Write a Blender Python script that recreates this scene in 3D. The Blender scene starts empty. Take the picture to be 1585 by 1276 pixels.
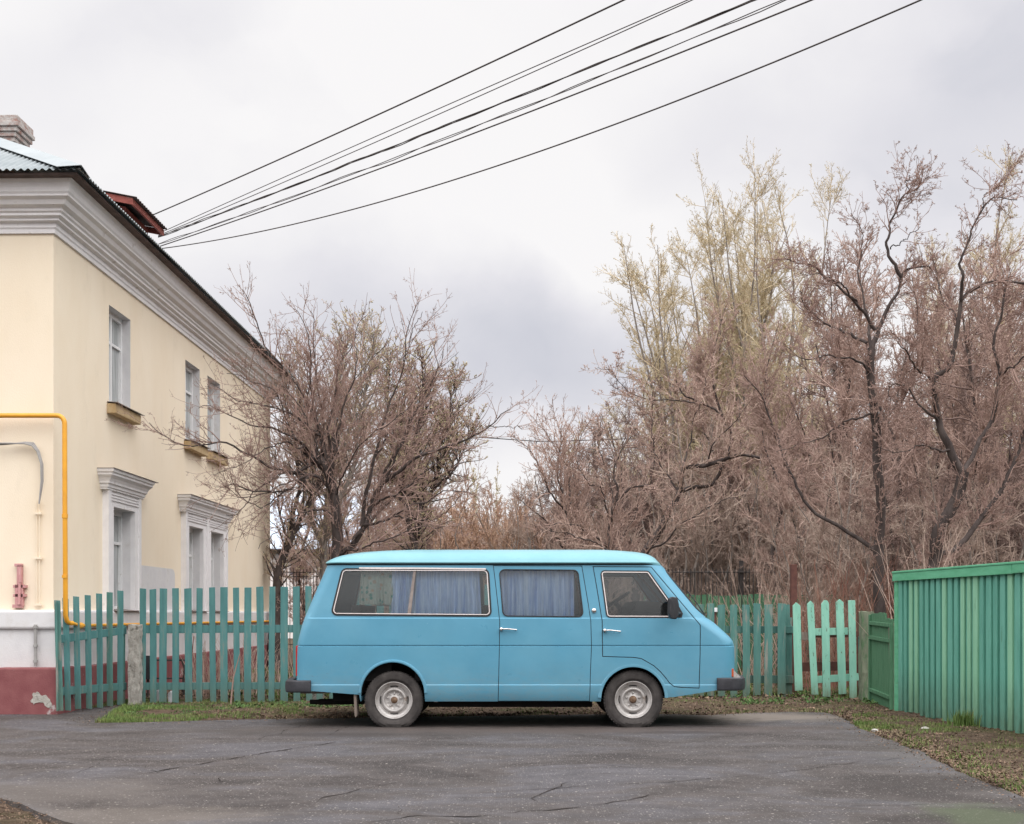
import bpy, bmesh, math, random
import numpy as np
from mathutils import Vector, Matrix
R = math.radians
random.seed(7)
rng = np.random.default_rng(11)
S = bpy.context.scene
C = S.collection

# ------------------------------------------------------------------ camera
F = 1900.0; HX = 792.5; HY = 950.0; EYE = 1.255
cam = bpy.data.objects.new('camera', bpy.data.cameras.new('camera')); C.objects.link(cam)
cam.location = (0, 0, EYE); cam.rotation_euler = (R(90), 0, 0)
cam.data.sensor_width = 36; cam.data.lens = 36 * F / 1585
cam.data.shift_x = 0.0; cam.data.shift_y = (HY - 638) / 1585
cam.data.clip_end = 3000; cam.data.clip_start = 0.1
S.camera = cam

def at(px, py, Y): return Vector(((px - HX) / F * Y, Y, EYE + (HY - py) / F * Y))
def ground_y(py): return F * EYE / (py - HY)
def gp(px, py, z=0.0):
    Y = F * (EYE - z) / (py - HY); return Vector(((px - HX) / F * Y, Y, z))

# ------------------------------------------------------------------ node helper
class NT:
    def __init__(s, tree): s.t = tree; s.t.nodes.clear()
    def n(s, kind, **kw):
        nd = s.t.nodes.new(kind)
        for k, v in kw.items():
            if k.startswith('i_'):
                nd.inputs[k[2:].replace('_', ' ')].default_value = v
            else: setattr(nd, k, v)
        return nd
    def l(s, a, b): s.t.links.new(a, b)
    def math(s, op, a, b=None, c=None):
        m = s.n('ShaderNodeMath', operation=op)
        for i, x in enumerate((a, b, c)):
            if x is None: continue
            if isinstance(x, (int, float)): m.inputs[i].default_value = x
            else: s.l(x, m.inputs[i])
        return m.outputs[0]
    def mix(s, f, a, b, mode='MIX'):
        m = s.n('ShaderNodeMix', data_type='RGBA', blend_type=mode)
        for i, x in ((0, f), (6, a), (7, b)):
            if isinstance(x, (int, float)): m.inputs[i].default_value = x
            elif isinstance(x, (tuple, list)): m.inputs[i].default_value = (*x[:3], 1)
            else: s.l(x, m.inputs[i])
        return m.outputs[2]
    def ramp(s, f, stops, interp='LINEAR'):
        r = s.n('ShaderNodeValToRGB'); cr = r.color_ramp; cr.interpolation = interp
        while len(cr.elements) < len(stops): cr.elements.new(0.5)
        for e, (p, c) in zip(cr.elements, stops):
            e.position = p; e.color = (c, c, c, 1) if isinstance(c, (int, float)) else (*c[:3], 1)
        s.l(f, r.inputs[0]); return r.outputs[0]
    def noise(s, vec, scale, detail=4, rough=0.55, dist=0.0):
        n = s.n('ShaderNodeTexNoise'); n.inputs['Scale'].default_value = scale
        n.inputs['Detail'].default_value = detail; n.inputs['Roughness'].default_value = rough
        n.inputs['Distortion'].default_value = dist
        if vec is not None: s.l(vec, n.inputs['Vector'])
        return n.outputs[0]
    def mapping(s, vec, scale=(1, 1, 1), loc=(0, 0, 0)):
        m = s.n('ShaderNodeMapping'); m.inputs['Scale'].default_value = scale; m.inputs['Location'].default_value = loc
        s.l(vec, m.inputs['Vector']); return m.outputs[0]

# ------------------------------------------------------------------ sky, sun, exposure
SUN_EL, SUN_AZ = 45, 152      # overcast: the brighter part of the sky is behind the camera
w = bpy.data.worlds.new('World'); S.world = w; w.use_nodes = True
T = NT(w.node_tree)
out = T.n('ShaderNodeOutputWorld')
sky = T.n('ShaderNodeTexSky', sky_type='NISHITA', sun_disc=False, sun_elevation=R(SUN_EL), sun_rotation=R(SUN_AZ))
bg1 = T.n('ShaderNodeBackground'); T.l(sky.outputs[0], bg1.inputs[0]); bg1.inputs[1].default_value = 0.05
tc = T.n('ShaderNodeTexCoord'); gen = tc.outputs['Generated']
nv = T.n('ShaderNodeTexNoise'); nv.inputs['Scale'].default_value = 3.4; nv.inputs['Detail'].default_value = 6; T.l(gen, nv.inputs['Vector'])
off = T.n('ShaderNodeVectorMath', operation='SUBTRACT'); T.l(nv.outputs['Color'], off.inputs[0]); off.inputs[1].default_value = (.5, .5, .5)
sc = T.n('ShaderNodeVectorMath', operation='SCALE'); T.l(off.outputs[0], sc.inputs[0]); sc.inputs['Scale'].default_value = 0.30
wd = T.n('ShaderNodeVectorMath', operation='ADD'); T.l(gen, wd.inputs[0]); T.l(sc.outputs[0], wd.inputs[1])
cloud = T.noise(T.mapping(wd.outputs[0], (1.0, 1.0, 2.4), (3.1, 0.4, 1.2)), 2.3, 7, 0.52)
val = T.ramp(cloud, [(0.3, 0.16), (0.5, 0.02), (0.7, 0.0)])
wflat = T.mapping(wd.outputs[0], (1, 1, 2.3)); tot = val
def blob(px, py, rad, amp):
    global tot
    d = Vector(((px - HX) / F, 1, (HY - py) / F)).normalized(); d.z *= 2.3
    dv = T.n('ShaderNodeVectorMath', operation='DISTANCE'); T.l(wflat, dv.inputs[0]); dv.inputs[1].default_value = d
    m = T.n('ShaderNodeMapRange', interpolation_type='SMOOTHSTEP'); T.l(dv.outputs[1], m.inputs[0])
    m.inputs[1].default_value = 0; m.inputs[2].default_value = rad; m.inputs[3].default_value = amp; m.inputs[4].default_value = 0
    tot = T.math('ADD', tot, m.outputs[0])
blob(870, 610, .26, .17); blob(740, 610, .26, .13); blob(1000, 600, .24, .10); blob(560, 480, .24, .09); blob(850, 570, .14, .08); blob(420, 520, .2, .10)
blob(1500, 250, .26, .26); blob(1570, 40, .22, .22); blob(1330, 80, .16, .10); blob(1180, 215, .14, .12); blob(60, 150, .16, .12); blob(300, 60, .14, .06)
blob(800, 730, .10, -.10); blob(900, 400, .14, -.12); blob(620, 230, .25, -.12)
ccol = T.ramp(tot, [(0.0, (1.0, .985, .99)), (0.25, (.83, .82, .865)), (0.5, (.60, .615, .69)), (0.9, (.44, .465, .55))])
sep = T.n('ShaderNodeSeparateXYZ'); T.l(gen, sep.inputs[0])
up = T.n('ShaderNodeMapRange', interpolation_type='SMOOTHSTEP'); T.l(sep.outputs[2], up.inputs[0])
up.inputs[1].default_value = 0.42; up.inputs[2].default_value = 0.95; up.inputs[3].default_value = 1.0; up.inputs[4].default_value = 2.0
bk = T.n('ShaderNodeMapRange', interpolation_type='SMOOTHSTEP'); T.l(sep.outputs[1], bk.inputs[0])
bk.inputs[1].default_value = 0.6; bk.inputs[2].default_value = -0.1; bk.inputs[3].default_value = 0.0; bk.inputs[4].default_value = 1.0
lowz = T.n('ShaderNodeMapRange', interpolation_type='SMOOTHSTEP'); T.l(sep.outputs[2], lowz.inputs[0])      # roofs and trees behind the photographer hide the low sky there
lowz.inputs[1].default_value = 0.02; lowz.inputs[2].default_value = 0.38; lowz.inputs[3].default_value = 0.22; lowz.inputs[4].default_value = 2.2
gain = T.math('MULTIPLY', up.outputs[0], T.math('ADD', 1.0, T.math('MULTIPLY', T.math('SUBTRACT', lowz.outputs[0], 1.0), bk.outputs[0])))
bg2 = T.n('ShaderNodeBackground'); T.l(ccol, bg2.inputs[0]); T.l(T.math('MULTIPLY', gain, 0.98), bg2.inputs[1])
add = T.n('ShaderNodeAddShader'); T.l(bg1.outputs[0], add.inputs[0]); T.l(bg2.outputs[0], add.inputs[1])
mx = T.n('ShaderNodeMixShader'); mx.inputs[0].default_value = 0.96     # thick cloud over a Nishita sky
T.l(bg1.outputs[0], mx.inputs[1]); T.l(bg2.outputs[0], mx.inputs[2]); T.l(mx.outputs[0], out.inputs[0])

sun = bpy.data.objects.new('sun', bpy.data.lights.new('sun', 'SUN')); C.objects.link(sun)
sun.data.energy = 0.6; sun.data.angle = R(35); sun.data.color = (1.0, .96, .9)
az = R(SUN_AZ); el = R(SUN_EL)
sd = Vector((math.sin(az) * math.cos(el), math.cos(az) * math.cos(el), math.sin(el)))
sun.rotation_euler = sd.to_track_quat('Z', 'Y').to_euler()
S.view_settings.view_transform = 'Standard'; S.view_settings.look = 'None'
S.view_settings.exposure = 0.0; S.view_settings.gamma = 1.0

# ------------------------------------------------------------------ object helpers
WM = {}
def link(name, me, parent=None, mat=None, label=None, cat=None, group=None, kind=None):
    if parent is not None: me.transform(WM[parent.name].inverted())
    o = bpy.data.objects.new(name, me); C.objects.link(o)
    if parent is not None: o.parent = parent
    WM[o.name] = WM[parent.name].copy() if parent is not None else Matrix.Identity(4)
    if mat is not None:
        for m in (mat if isinstance(mat, (list, tuple)) else [mat]): me.materials.append(m)
    tag(o, label, cat, group, kind); return o
def tag(o, label=None, cat=None, group=None, kind=None):
    if label: o['label'] = label
    if cat: o['category'] = cat
    if group: o['group'] = group
    if kind: o['kind'] = kind
def empty(name, loc, rz=0.0, label=None, cat=None, group=None, parent=None):
    o = bpy.data.objects.new(name, None); C.objects.link(o); o.empty_display_size = .2
    M = Matrix.Translation(loc) @ Matrix.Rotation(rz, 4, 'Z')
    if parent is not None:
        o.parent = parent; L = WM[parent.name].inverted() @ M
        o.matrix_basis = L
    else: o.location = loc; o.rotation_euler = (0, 0, rz)
    WM[o.name] = M; tag(o, label, cat, group); return o
def copy_tree(o, parent=None):
    c = o.copy(); C.objects.link(c); c.parent = parent
    for ch in list(o.children): copy_tree(ch, c)
    return c

class MB:
    def __init__(s): s.v = []; s.f = []; s.m = []; s.sm = []
    def add(s, vs, fs, mi=0, smooth=False):
        b = len(s.v); s.v += [tuple(v) for v in vs]
        for f in fs: s.f.append([b + i for i in f]); s.m.append(mi); s.sm.append(smooth)
        return s
    def box(s, a, b, M=None, mi=0):
        x0, y0, z0 = [min(i, j) for i, j in zip(a, b)]; x1, y1, z1 = [max(i, j) for i, j in zip(a, b)]
        vs = [Vector(p) for p in ((x0,y0,z0),(x1,y0,z0),(x1,y1,z0),(x0,y1,z0),(x0,y0,z1),(x1,y0,z1),(x1,y1,z1),(x0,y1,z1))]
        if M is not None: vs = [M @ v for v in vs]
        return s.add(vs, [(0,3,2,1),(4,5,6,7),(0,1,5,4),(1,2,6,5),(2,3,7,6),(3,0,4,7)], mi)
    def prism(s, poly, d, M=None, mi=0):            # poly: 3D points, d: extrusion vector
        n = len(poly); d = Vector(d); vs = [Vector(p) for p in poly] + [Vector(p) + d for p in poly]
        if M is not None: vs = [M @ v for v in vs]
        return s.add(vs, [tuple(range(n))[::-1], tuple(range(n, 2*n))] + [(i, (i+1) % n, n+(i+1) % n, n+i) for i in range(n)], mi)
    def tube(s, pts, r, sides=8, mi=0, cap=True, closed=False):
        pts = [Vector(p) for p in pts]; n = len(pts)
        rr = r if isinstance(r, (list, tuple)) else [r]*n
        ref = None; rings = []
        for i, p in enumerate(pts):
            a = pts[i-1] if (i > 0 or closed) else p; b = pts[(i+1) % n] if (i < n-1 or closed) else p
            t = (b - a).normalized()
            if ref is None: ref = t.orthogonal().normalized()
            ref = (ref - t * ref.dot(t)).normalized(); u = t.cross(ref)
            rings.append([p + (ref*math.cos(2*math.pi*k/sides) + u*math.sin(2*math.pi*k/sides))*rr[i] for k in range(sides)])
        vs = [v for r_ in rings for v in r_]; fs = []
        for i in range(n if closed else n-1):
            j = (i+1) % n
            for k in range(sides): fs.append((i*sides+k, i*sides+(k+1) % sides, j*sides+(k+1) % sides, j*sides+k))
        s.add(vs, fs, mi, True)
        if cap and not closed: s.add(rings[0][::-1], [tuple(range(sides))], mi); s.add(rings[-1], [tuple(range(sides))], mi)
        return s
    def lathe(s, prof, c, axis='Y', n=48, mi=0, a0=0, a1=2*math.pi, smooth=True, closed_prof=False):
        c = Vector(c); full = abs(a1-a0-2*math.pi) < 1e-6; vs = []; fs = []; m = len(prof); N = n if full else n+1
        for i in range(N):
            a = a0 + (a1-a0)*i/n
            for (r, h) in prof:
                p = (r*math.cos(a), h, r*math.sin(a)) if axis == 'Y' else (r*math.cos(a), r*math.sin(a), h)
                vs.append(c + Vector(p))
        for i in range(n):
            j = (i+1) % N
            for k in range(m if closed_prof else m-1):
                k2 = (k+1) % m; fs.append((i*m+k, j*m+k, j*m+k2, i*m+k2))
        return s.add(vs, fs, mi, smooth)
    def mesh(s, name, M=None, recalc=True):
        me = bpy.data.meshes.new(name); me.from_pydata(s.v, [], s.f)
        me.polygons.foreach_set('material_index', s.m); me.polygons.foreach_set('use_smooth', s.sm)
        if recalc:
            bm = bmesh.new(); bm.from_mesh(me); bmesh.ops.recalc_face_normals(bm, faces=bm.faces); bm.to_mesh(me); bm.free()
        if M is not None: me.transform(M)
        me.update(); return me
    def build(s, name, mat, parent=None, M=None, bevel=0, **kw):
        me = s.mesh(name, M)
        if bevel: do_bevel(me, bevel)
        return link(name, me, parent, mat, **kw)
def do_bevel(me, wd, seg=2, ang=30):
    bm = bmesh.new(); bm.from_mesh(me)
    es = [e for e in bm.edges if len(e.link_faces) == 2 and e.calc_face_angle(0) > R(ang)]
    bmesh.ops.bevel(bm, geom=es, offset=wd, segments=seg, affect='EDGES', profile=.5); bm.to_mesh(me); bm.free()
def autosmooth(me, ang=35):
    bm = bmesh.new(); bm.from_mesh(me)
    for f in bm.faces: f.smooth = True
    for e in bm.edges:
        e.smooth = not (len(e.link_faces) != 2 or e.calc_face_angle(0) > R(ang))
    bm.to_mesh(me); bm.free()
def boolop(a, b, op='DIFFERENCE'):
    oa = bpy.data.objects.new('ta', a); ob = bpy.data.objects.new('tb', b); C.objects.link(oa); C.objects.link(ob)
    m = oa.modifiers.new('b', 'BOOLEAN'); m.operation = op; m.object = ob; m.solver = 'EXACT'
    bpy.context.view_layer.update(); dg = bpy.context.evaluated_depsgraph_get()
    r = bpy.data.meshes.new_from_object(oa.evaluated_get(dg))
    bpy.data.objects.remove(oa); bpy.data.objects.remove(ob); return r

# ------------------------------------------------------------------ materials
def base(name, rough=.6, spec=.5):
    m = bpy.data.materials.new(name); m.use_nodes = True; t = NT(m.node_tree)
    o = t.n('ShaderNodeOutputMaterial'); p = t.n('ShaderNodeBsdfPrincipled')
    p.inputs['Roughness'].default_value = rough; p.inputs['Specular IOR Level'].default_value = spec
    t.l(p.outputs[0], o.inputs[0]); return m, t, p
def bump(t, p, h, strength, dist=.02):
    b = t.n('ShaderNodeBump'); b.inputs['Strength'].default_value = strength; b.inputs['Distance'].default_value = dist
    t.l(h, b.inputs['Height']); t.l(b.outputs[0], p.inputs['Normal'])
def mottled(name, c1, c2, scale=4, rough=.7, bmp=.2, bscale=60, spec=.4, stretch=(1,1,1), c3=None, s3=1.0, t3=(.55,.65), island=0.0, metallic=0, lowdirt=None):
    m, t, p = base(name, rough, spec); p.inputs['Metallic'].default_value = metallic
    co = t.n('ShaderNodeTexCoord').outputs['Object']; v = t.mapping(co, stretch)
    n = t.noise(v, scale, 6, .6)
    col = t.mix(t.ramp(n, [(.35, 0.0), (.65, 1.0)]), c1, c2)
    if island:
        g = t.n('ShaderNodeNewGeometry').outputs['Random Per Island']; hs = t.n('ShaderNodeHueSaturation')
        t.l(col, hs.inputs['Color']); mr = t.n('ShaderNodeMapRange'); t.l(g, mr.inputs[0]); mr.inputs[3].default_value = 1-island; mr.inputs[4].default_value = 1+island
        t.l(mr.outputs[0], hs.inputs['Value']); col = hs.outputs[0]
    if c3: col = t.mix(t.ramp(t.noise(v, s3, 8, .68), [(t3[0], 0.0), (t3[1], 1.0)]), col, c3)
    if lowdirt:          # splashed soil and algae near the ground
        z = t.n('ShaderNodeSeparateXYZ'); t.l(co, z.inputs[0]); mr = t.n('ShaderNodeMapRange'); t.l(z.outputs[2], mr.inputs[0])
        mr.inputs[1].default_value = lowdirt[0]; mr.inputs[2].default_value = 0.0; mr.inputs[3].default_value = 0; mr.inputs[4].default_value = 1
        col = t.mix(t.math('MULTIPLY', mr.outputs[0], t.ramp(t.noise(t.mapping(co, (9, 9, 2)), 3, 6, .7), [(.25, .25), (.7, 1.)])), col, lowdirt[1])
    t.l(col, p.inputs['Base Color'])
    if bmp: bump(t, p, t.noise(v, bscale, 4, .6), bmp, .01)
    return m
M_ = {}
M_['stucco'] = mottled('cream_stucco', (.82, .705, .545), (.855, .75, .60), 1.2, .9, .35, 90, .2, stretch=(1,1,.45), c3=(.74,.64,.50), s3=3.2, t3=(.56,.85))
M_['white'] = mottled('white_limewash', (.60, .59, .60), (.69, .68, .68), 3, .85, .3, 70, .2, c3=(.50,.47,.45), s3=3, t3=(.55,.8), lowdirt=(.9, (.50, .45, .42)))
M_['trim'] = mottled('grey_white_trim', (.73, .71, .715), (.80, .78, .78), 5, .8, .2, 80, .25, c3=(.42,.38,.35), s3=5, t3=(.6,.8))
M_['maroon'] = mottled('maroon_base_paint', (.19, .058, .062), (.24, .088, .088), 4, .7, .4, 50, .3, c3=(.42, .36, .35), s3=2.3, t3=(.60,.64))
M_['slate'] = mottled('asbestos_sheet', (.22, .25, .26), (.31, .335, .345), 2, .8, .2, 60, .3, stretch=(1,1,1))
M_['fascia'] = mottled('dark_eave_board', (.07, .05, .045), (.13, .09, .08), 6, .8, .2, 60)
M_['redwood'] = mottled('red_brown_paint', (.20, .045, .035), (.30, .08, .06), 6, .7, .3, 60, stretch=(1,1,3), c3=(.34,.22,.19), s3=4, t3=(.58,.72))
M_['sillwood'] = mottled('ochre_sill', (.42, .29, .15), (.52, .40, .24), 8, .8, .2, 60)
M_['tin'] = mottled('weathered_tin', (.16, .13, .12), (.26, .22, .20), 10, .5, .1, 60, .5)
M_['gas'] = mottled('yellow_gas_paint', (.80, .38, .03), (.72, .33, .03), 8, .4, .05, 60, .5, c3=(.35,.16,.05), s3=9, t3=(.68,.75))
M_['cable'] = mottled('grey_cable', (.28, .27, .26), (.36, .35, .34), 8, .6, .1)
M_['pinkmetal'] = mottled('faded_pink_metal', (.50, .24, .24), (.62, .34, .33), 14, .6, .2)
M_['teal'] = mottled('teal_fence_paint', (.062, .175, .175), (.088, .232, .228), 3, .65, .35, 40, .35, stretch=(5,5,.7), c3=(.20,.22,.19), s3=3, t3=(.57,.72), island=.18, lowdirt=(.4, (.10, .13, .09)))
M_['tealold'] = mottled('worn_teal_paint', (.060, .160, .142), (.090, .215, .190), 3, .75, .4, 40, .3, stretch=(5,5,.7), c3=(.25,.24,.21), s3=2.6, t3=(.53,.66), island=.18, lowdirt=(.45, (.11, .12, .08)))
M_['mint'] = mottled('mint_paint', (.19, .44, .34), (.25, .51, .40), 4, .65, .3, 40, .3, stretch=(4,4,.8), c3=(.10,.12,.08), s3=7, t3=(.60,.66), island=.08, lowdirt=(.25, (.14, .16, .10)))
M_['greencap'] = mottled('bright_green_board', (.09, .34, .19), (.13, .42, .25), 3, .6, .3, 50, .4, stretch=(1,1,4), c3=(.10,.20,.13), s3=5, t3=(.6,.8))
M_['gateg'] = mottled('moss_green_boards', (.055, .155, .08), (.09, .21, .12), 4, .7, .5, 50, .3, stretch=(8,8,1), c3=(.03,.06,.03), s3=5, t3=(.58,.75))
M_['mosspost'] = mottled('mossy_post', (.12, .14, .10), (.18, .20, .14), 6, .85, .5, 30, .2, stretch=(3,3,1), c3=(.06,.14,.06), s3=4, t3=(.5,.7))
M_['concrete'] = mottled('rough_concrete', (.30, .28, .25), (.44, .42, .38), 14, .95, 1.0, 45, .1, c3=(.13,.12,.10), s3=12, t3=(.55,.66))
M_['rust'] = mottled('rusty_brown', (.08, .03, .025), (.13, .055, .04), 8, .8, .3)
M_['iron'] = mottled('dark_iron', (.035, .03, .03), (.06, .05, .045), 8, .6, .2)
M_['black'] = mottled('black_plastic', (.022, .023, .027), (.035, .036, .04), 12, .55, .3, 90, .4)
M_['greybump'] = mottled('faded_grey_bumper', (.018, .018, .022), (.042, .042, .050), 9, .6, .3, 90, .45)
M_['rubber'] = mottled('dusty_tyre', (.038, .034, .033), (.078, .070, .066), 7, .9, .3, 50, .2)
M_['seal'] = mottled('window_rubber', (.012, .012, .013), (.025, .025, .027), 12, .5, .1)
M_['under'] = mottled('underbody', (.008, .008, .008), (.018, .015, .013), 8, .9, .2)
M_['red'] = mottled('red_lens', (.45, .02, .02), (.5, .03, .03), 8, .2, 0)
M_['orange'] = mottled('orange_lens', (.42, .07, .03), (.48, .09, .03), 8, .2, 0)
M_['wood'] = mottled('grey_wood', (.15, .12, .10), (.24, .20, .17), 6, .9, .4, 40, .2, stretch=(3,3,1))
M_['whiteplastic'] = mottled('white_plastic', (.72, .72, .74), (.78, .78, .80), 5, .4, .05)
M_['farwhite'] = mottled('far_white_wall', (.78, .74, .72), (.84, .80, .78), 1, .9, .1)
M_['farblue'] = mottled('far_blue_roof', (.42, .49, .58), (.50, .57, .66), 1, .6, .1)
M_['farpane'] = mottled('far_dark_pane', (.12, .12, .15), (.18, .18, .22), 1, .3, 0)
M_['bluecar'] = mottled('dark_blue_paint', (.05, .07, .22), (.06, .09, .27), 3, .3, 0, spec=.6)
M_['stone'] = mottled('pale_stone', (.35, .33, .30), (.5, .48, .45), 12, .9, .4)

def paint(name, c1, c2, dust):
    m, t, p = base(name, .42, .42)
    co = t.n('ShaderNodeTexCoord').outputs['Object']
    col = t.mix(t.ramp(t.noise(co, 2.2, 6, .6), [(.35, 0.), (.65, 1.)]), c1, c2)
    sp = t.ramp(t.noise(co, 38, 3, .7), [(.70, 0.), (.76, .4)])
    col = t.mix(sp, col, (.33, .50, .55))
    sep = t.n('ShaderNodeSeparateXYZ'); t.l(co, sep.inputs[0])
    low = t.n('ShaderNodeMapRange'); t.l(sep.outputs[2], low.inputs[0]); low.inputs[1].default_value = .75; low.inputs[2].default_value = .30; low.inputs[3].default_value = 0; low.inputs[4].default_value = .75
    dn = t.math('MULTIPLY', low.outputs[0], t.ramp(t.noise(t.mapping(co, (2, 2, 5)), 5, 7, .7), [(.35, 0.), (.75, 1.)]))
    col = t.mix(dn, col, dust)            # road dirt splashed on the lower panels
    col = t.mix(t.ramp(t.noise(co, .9, 4, .6), [(.45, 0.), (.75, .30)]), col, (.17, .36, .44))
    ru = t.math('MULTIPLY', t.ramp(t.noise(co, 17, 6, .75), [(.655, 0.), (.69, .9)]), low.outputs[0])
    col = t.mix(ru, col, (.12, .055, .03))
    t.l(col, p.inputs['Base Color'])
    rg = t.ramp(t.noise(co, 5, 5, .6), [(.3, .26), (.7, .46)]); t.l(rg, p.inputs['Roughness'])
    bump(t, p, t.noise(co, 2.4, 3, .5), .14, .05)
    return m
M_['van'] = paint('sky_blue_paint', (.082, .262, .375), (.094, .285, .405), (.17, .25, .28))
M_['vanroof'] = paint('sky_lit_roof_paint', (.15, .345, .39), (.175, .38, .425), (.3, .4, .4))  # same paint as the body, lightened: sky light put into the roof colour
def metal(name, c, rough):
    m, t, p = base(name, rough, .5); p.inputs['Metallic'].default_value = 1
    co = t.n('ShaderNodeTexCoord').outputs['Object']
    t.l(t.mix(t.ramp(t.noise(co, 14, 6, .65), [(.5, 0.), (.72, 1.)]), c, [x*.45 for x in c]), p.inputs['Base Color']); return m
M_['chrome'] = metal('worn_chrome', (.72, .68, .66), .22)
M_['chromew'] = mottled('faded_bright_trim', (.62, .55, .53), (.72, .66, .64), 20, .3, .05, spec=.8)
m, t, p = base('steel_rim_paint', .42, .5); p.inputs['Metallic'].default_value = .25
co = t.n('ShaderNodeTexCoord').outputs['Object']
c_ = t.mix(t.ramp(t.noise(co, 7, 6, .65), [(.35, 0.), (.7, 1.)]), (.38, .36, .345), (.54, .515, .495))
c_ = t.mix(t.ramp(t.noise(co, 11, 7, .7), [(.54, 0.), (.68, .8)]), c_, (.17, .12, .085))
t.l(c_, p.inputs['Base Color']); M_['rim'] = m
M_['hubrust'] = mottled('rusty_hub', (.10, .055, .03), (.22, .14, .09), 25, .7, .3)

def glass(name, tint, fac):
    m = bpy.data.materials.new(name); m.use_nodes = True; t = NT(m.node_tree); o = t.n('ShaderNodeOutputMaterial')
    tr = t.n('ShaderNodeBsdfTransparent'); tr.inputs[0].default_value = (*tint, 1)
    gl = t.n('ShaderNodeBsdfGlossy'); gl.inputs['Roughness'].default_value = .03
    fr = t.n('ShaderNodeFresnel'); fr.inputs[0].default_value = 1.5
    df = t.n('ShaderNodeBsdfDiffuse'); df.inputs[0].default_value = (.35, .35, .36, 1)
    co = t.n('ShaderNodeTexCoord').outputs['Object']
    dust = t.ramp(t.noise(t.mapping(co, (1, 1, 1.6)), 6, 7, .7), [(.4, fac*.3), (.8, fac)])
    a = t.n('ShaderNodeMixShader'); t.l(t.math('MULTIPLY', fr.outputs[0], 1.25), a.inputs[0]); t.l(tr.outputs[0], a.inputs[1]); t.l(gl.outputs[0], a.inputs[2])
    b = t.n('ShaderNodeMixShader'); t.l(dust, b.inputs[0]); t.l(a.outputs[0], b.inputs[1]); t.l(df.outputs[0], b.inputs[2])
    t.l(b.outputs[0], o.inputs[0]); return m
M_['glass'] = glass('car_glass', (.83, .86, .86), .03)
m, t, p = base('window_pane', .06, .6)
co = t.n('ShaderNodeTexCoord').outputs['Object']
t.l(t.mix(t.ramp(t.noise(t.mapping(co, (1, 7, .6)), 2.5, 4, .5), [(.35, 0.), (.65, 1.)]), (.30, .32, .32), (.46, .48, .48)), p.inputs['Base Color'])
M_['pane'] = m
def cloth(name, c1, c2, c3=None):
    m, t, p = base(name, .9, .1); co = t.n('ShaderNodeTexCoord').outputs['Object']
    col = t.mix(t.ramp(t.noise(t.mapping(co, (9, 1, .5)), 3, 6, .68), [(.35, 0.), (.65, 1.)]), c1, c2)
    if c3:
        v = t.n('ShaderNodeTexVoronoi'); v.inputs['Scale'].default_value = 16; t.l(co, v.inputs['Vector'])
        col = t.mix(t.ramp(v.outputs['Distance'], [(.22, 1.), (.42, 0.)]), col, t.mix(t.ramp(v.outputs['Color'], [(.4, 0.), (.5, 1.)]), c3, (.08, .30, .26)))
    t.l(col, p.inputs['Base Color']); return m
M_['curtain'] = cloth('blue_curtain', (.24, .38, .72), (.68, .80, 1.0))  # streaks of lighter and darker blue paint extra fold shading into the cloth
M_['floral'] = cloth('floral_curtain', (.50, .50, .43), (.40, .48, .43), (.50, .34, .25))

def bark(name, c1, c2, scale=9, c3=None):
    m, t, p = base(name, .95, .15); co = t.n('ShaderNodeTexCoord').outputs['Object']
    n = t.noise(t.mapping(co, (1, 1, .35)), scale, 6, .65)
    col = t.mix(t.ramp(n, [(.35, 0.), (.65, 1.)]), c1, c2)
    if c3: col = t.mix(t.ramp(t.noise(co, 1.3, 4, .6), [(.5, 0.), (.65, 1.)]), col, c3)
    t.l(col, p.inputs['Base Color']); bump(t, p, n, .8, .02); return m
M_['bark'] = bark('dark_bark', (.042, .033, .031), (.10, .080, .073))
M_['barkg'] = bark('grey_bark', (.15, .13, .115), (.29, .25, .22))
M_['twig'] = bark('brown_twig', (.24, .155, .132), (.42, .295, .25), 3)
M_['twigg'] = bark('grey_twig', (.345, .245, .20), (.58, .44, .365), 2)
M_['twigp'] = bark('pinkish_twig', (.315, .215, .178), (.53, .39, .33), 2)
M_['twigl'] = bark('light_twig', (.29, .215, .175), (.50, .395, .33), 2)
M_['twigd'] = bark('dark_reddish_twig', (.15, .10, .087), (.29, .21, .18), 2)
M_['twigo'] = bark('ochre_twig', (.46, .375, .245), (.68, .57, .40), 1)
M_['twigr'] = bark('orange_twig', (.36, .225, .155), (.56, .39, .28), 1)
M_['cane'] = bark('reddish_cane', (.20, .08, .06), (.36, .22, .16), 2)
M_['birch'] = bark('birch_bark', (.45, .43, .40), (.62, .60, .57), 3)
M_['bud'] = mottled('bud', (.36, .31, .17), (.50, .44, .26), 3, .8, 0, island=.3)
M_['budp'] = mottled('pink_bud', (.32, .20, .17), (.46, .32, .27), 3, .8, 0, island=.3)

# ================================================================== GROUND
from mathutils import noise as mn
asph_px = [(-700,1112),(0,1106),(84,1105),(95,1101),(140,1096),(192,1091),(180,1102),(160,1110),(146,1119),(210,1118),(300,1116),(420,1113),(520,1112),
           (700,1109),(900,1106),(1040,1106),(1100,1107),(1150,1104),(1220,1102),(1275,1103),(1305,1111),(1330,1126),(1380,1146),
           (1440,1171),(1500,1199),(1585,1236),(1700,1290)]
edge = []
for i, (a, b) in enumerate(zip(asph_px[:-1], asph_px[1:])):
    A = gp(*a); B = gp(*b); n = max(1, int((B-A).length / .12))
    for k in range(n):
        p = A.lerp(B, k/n); q = mn.noise_vector(p*2.3)*.05 + mn.noise_vector(p*8)*.035
        edge.append(Vector((p.x+q.x, p.y+q.y, 0)))
edge.append(gp(*asph_px[-1]))
poly = edge + [Vector((7.5, 2, 0)), Vector((9, -12, 0)), Vector((-2.4, -12, 0)), Vector((-2.4, 4.4, 0))]
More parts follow.
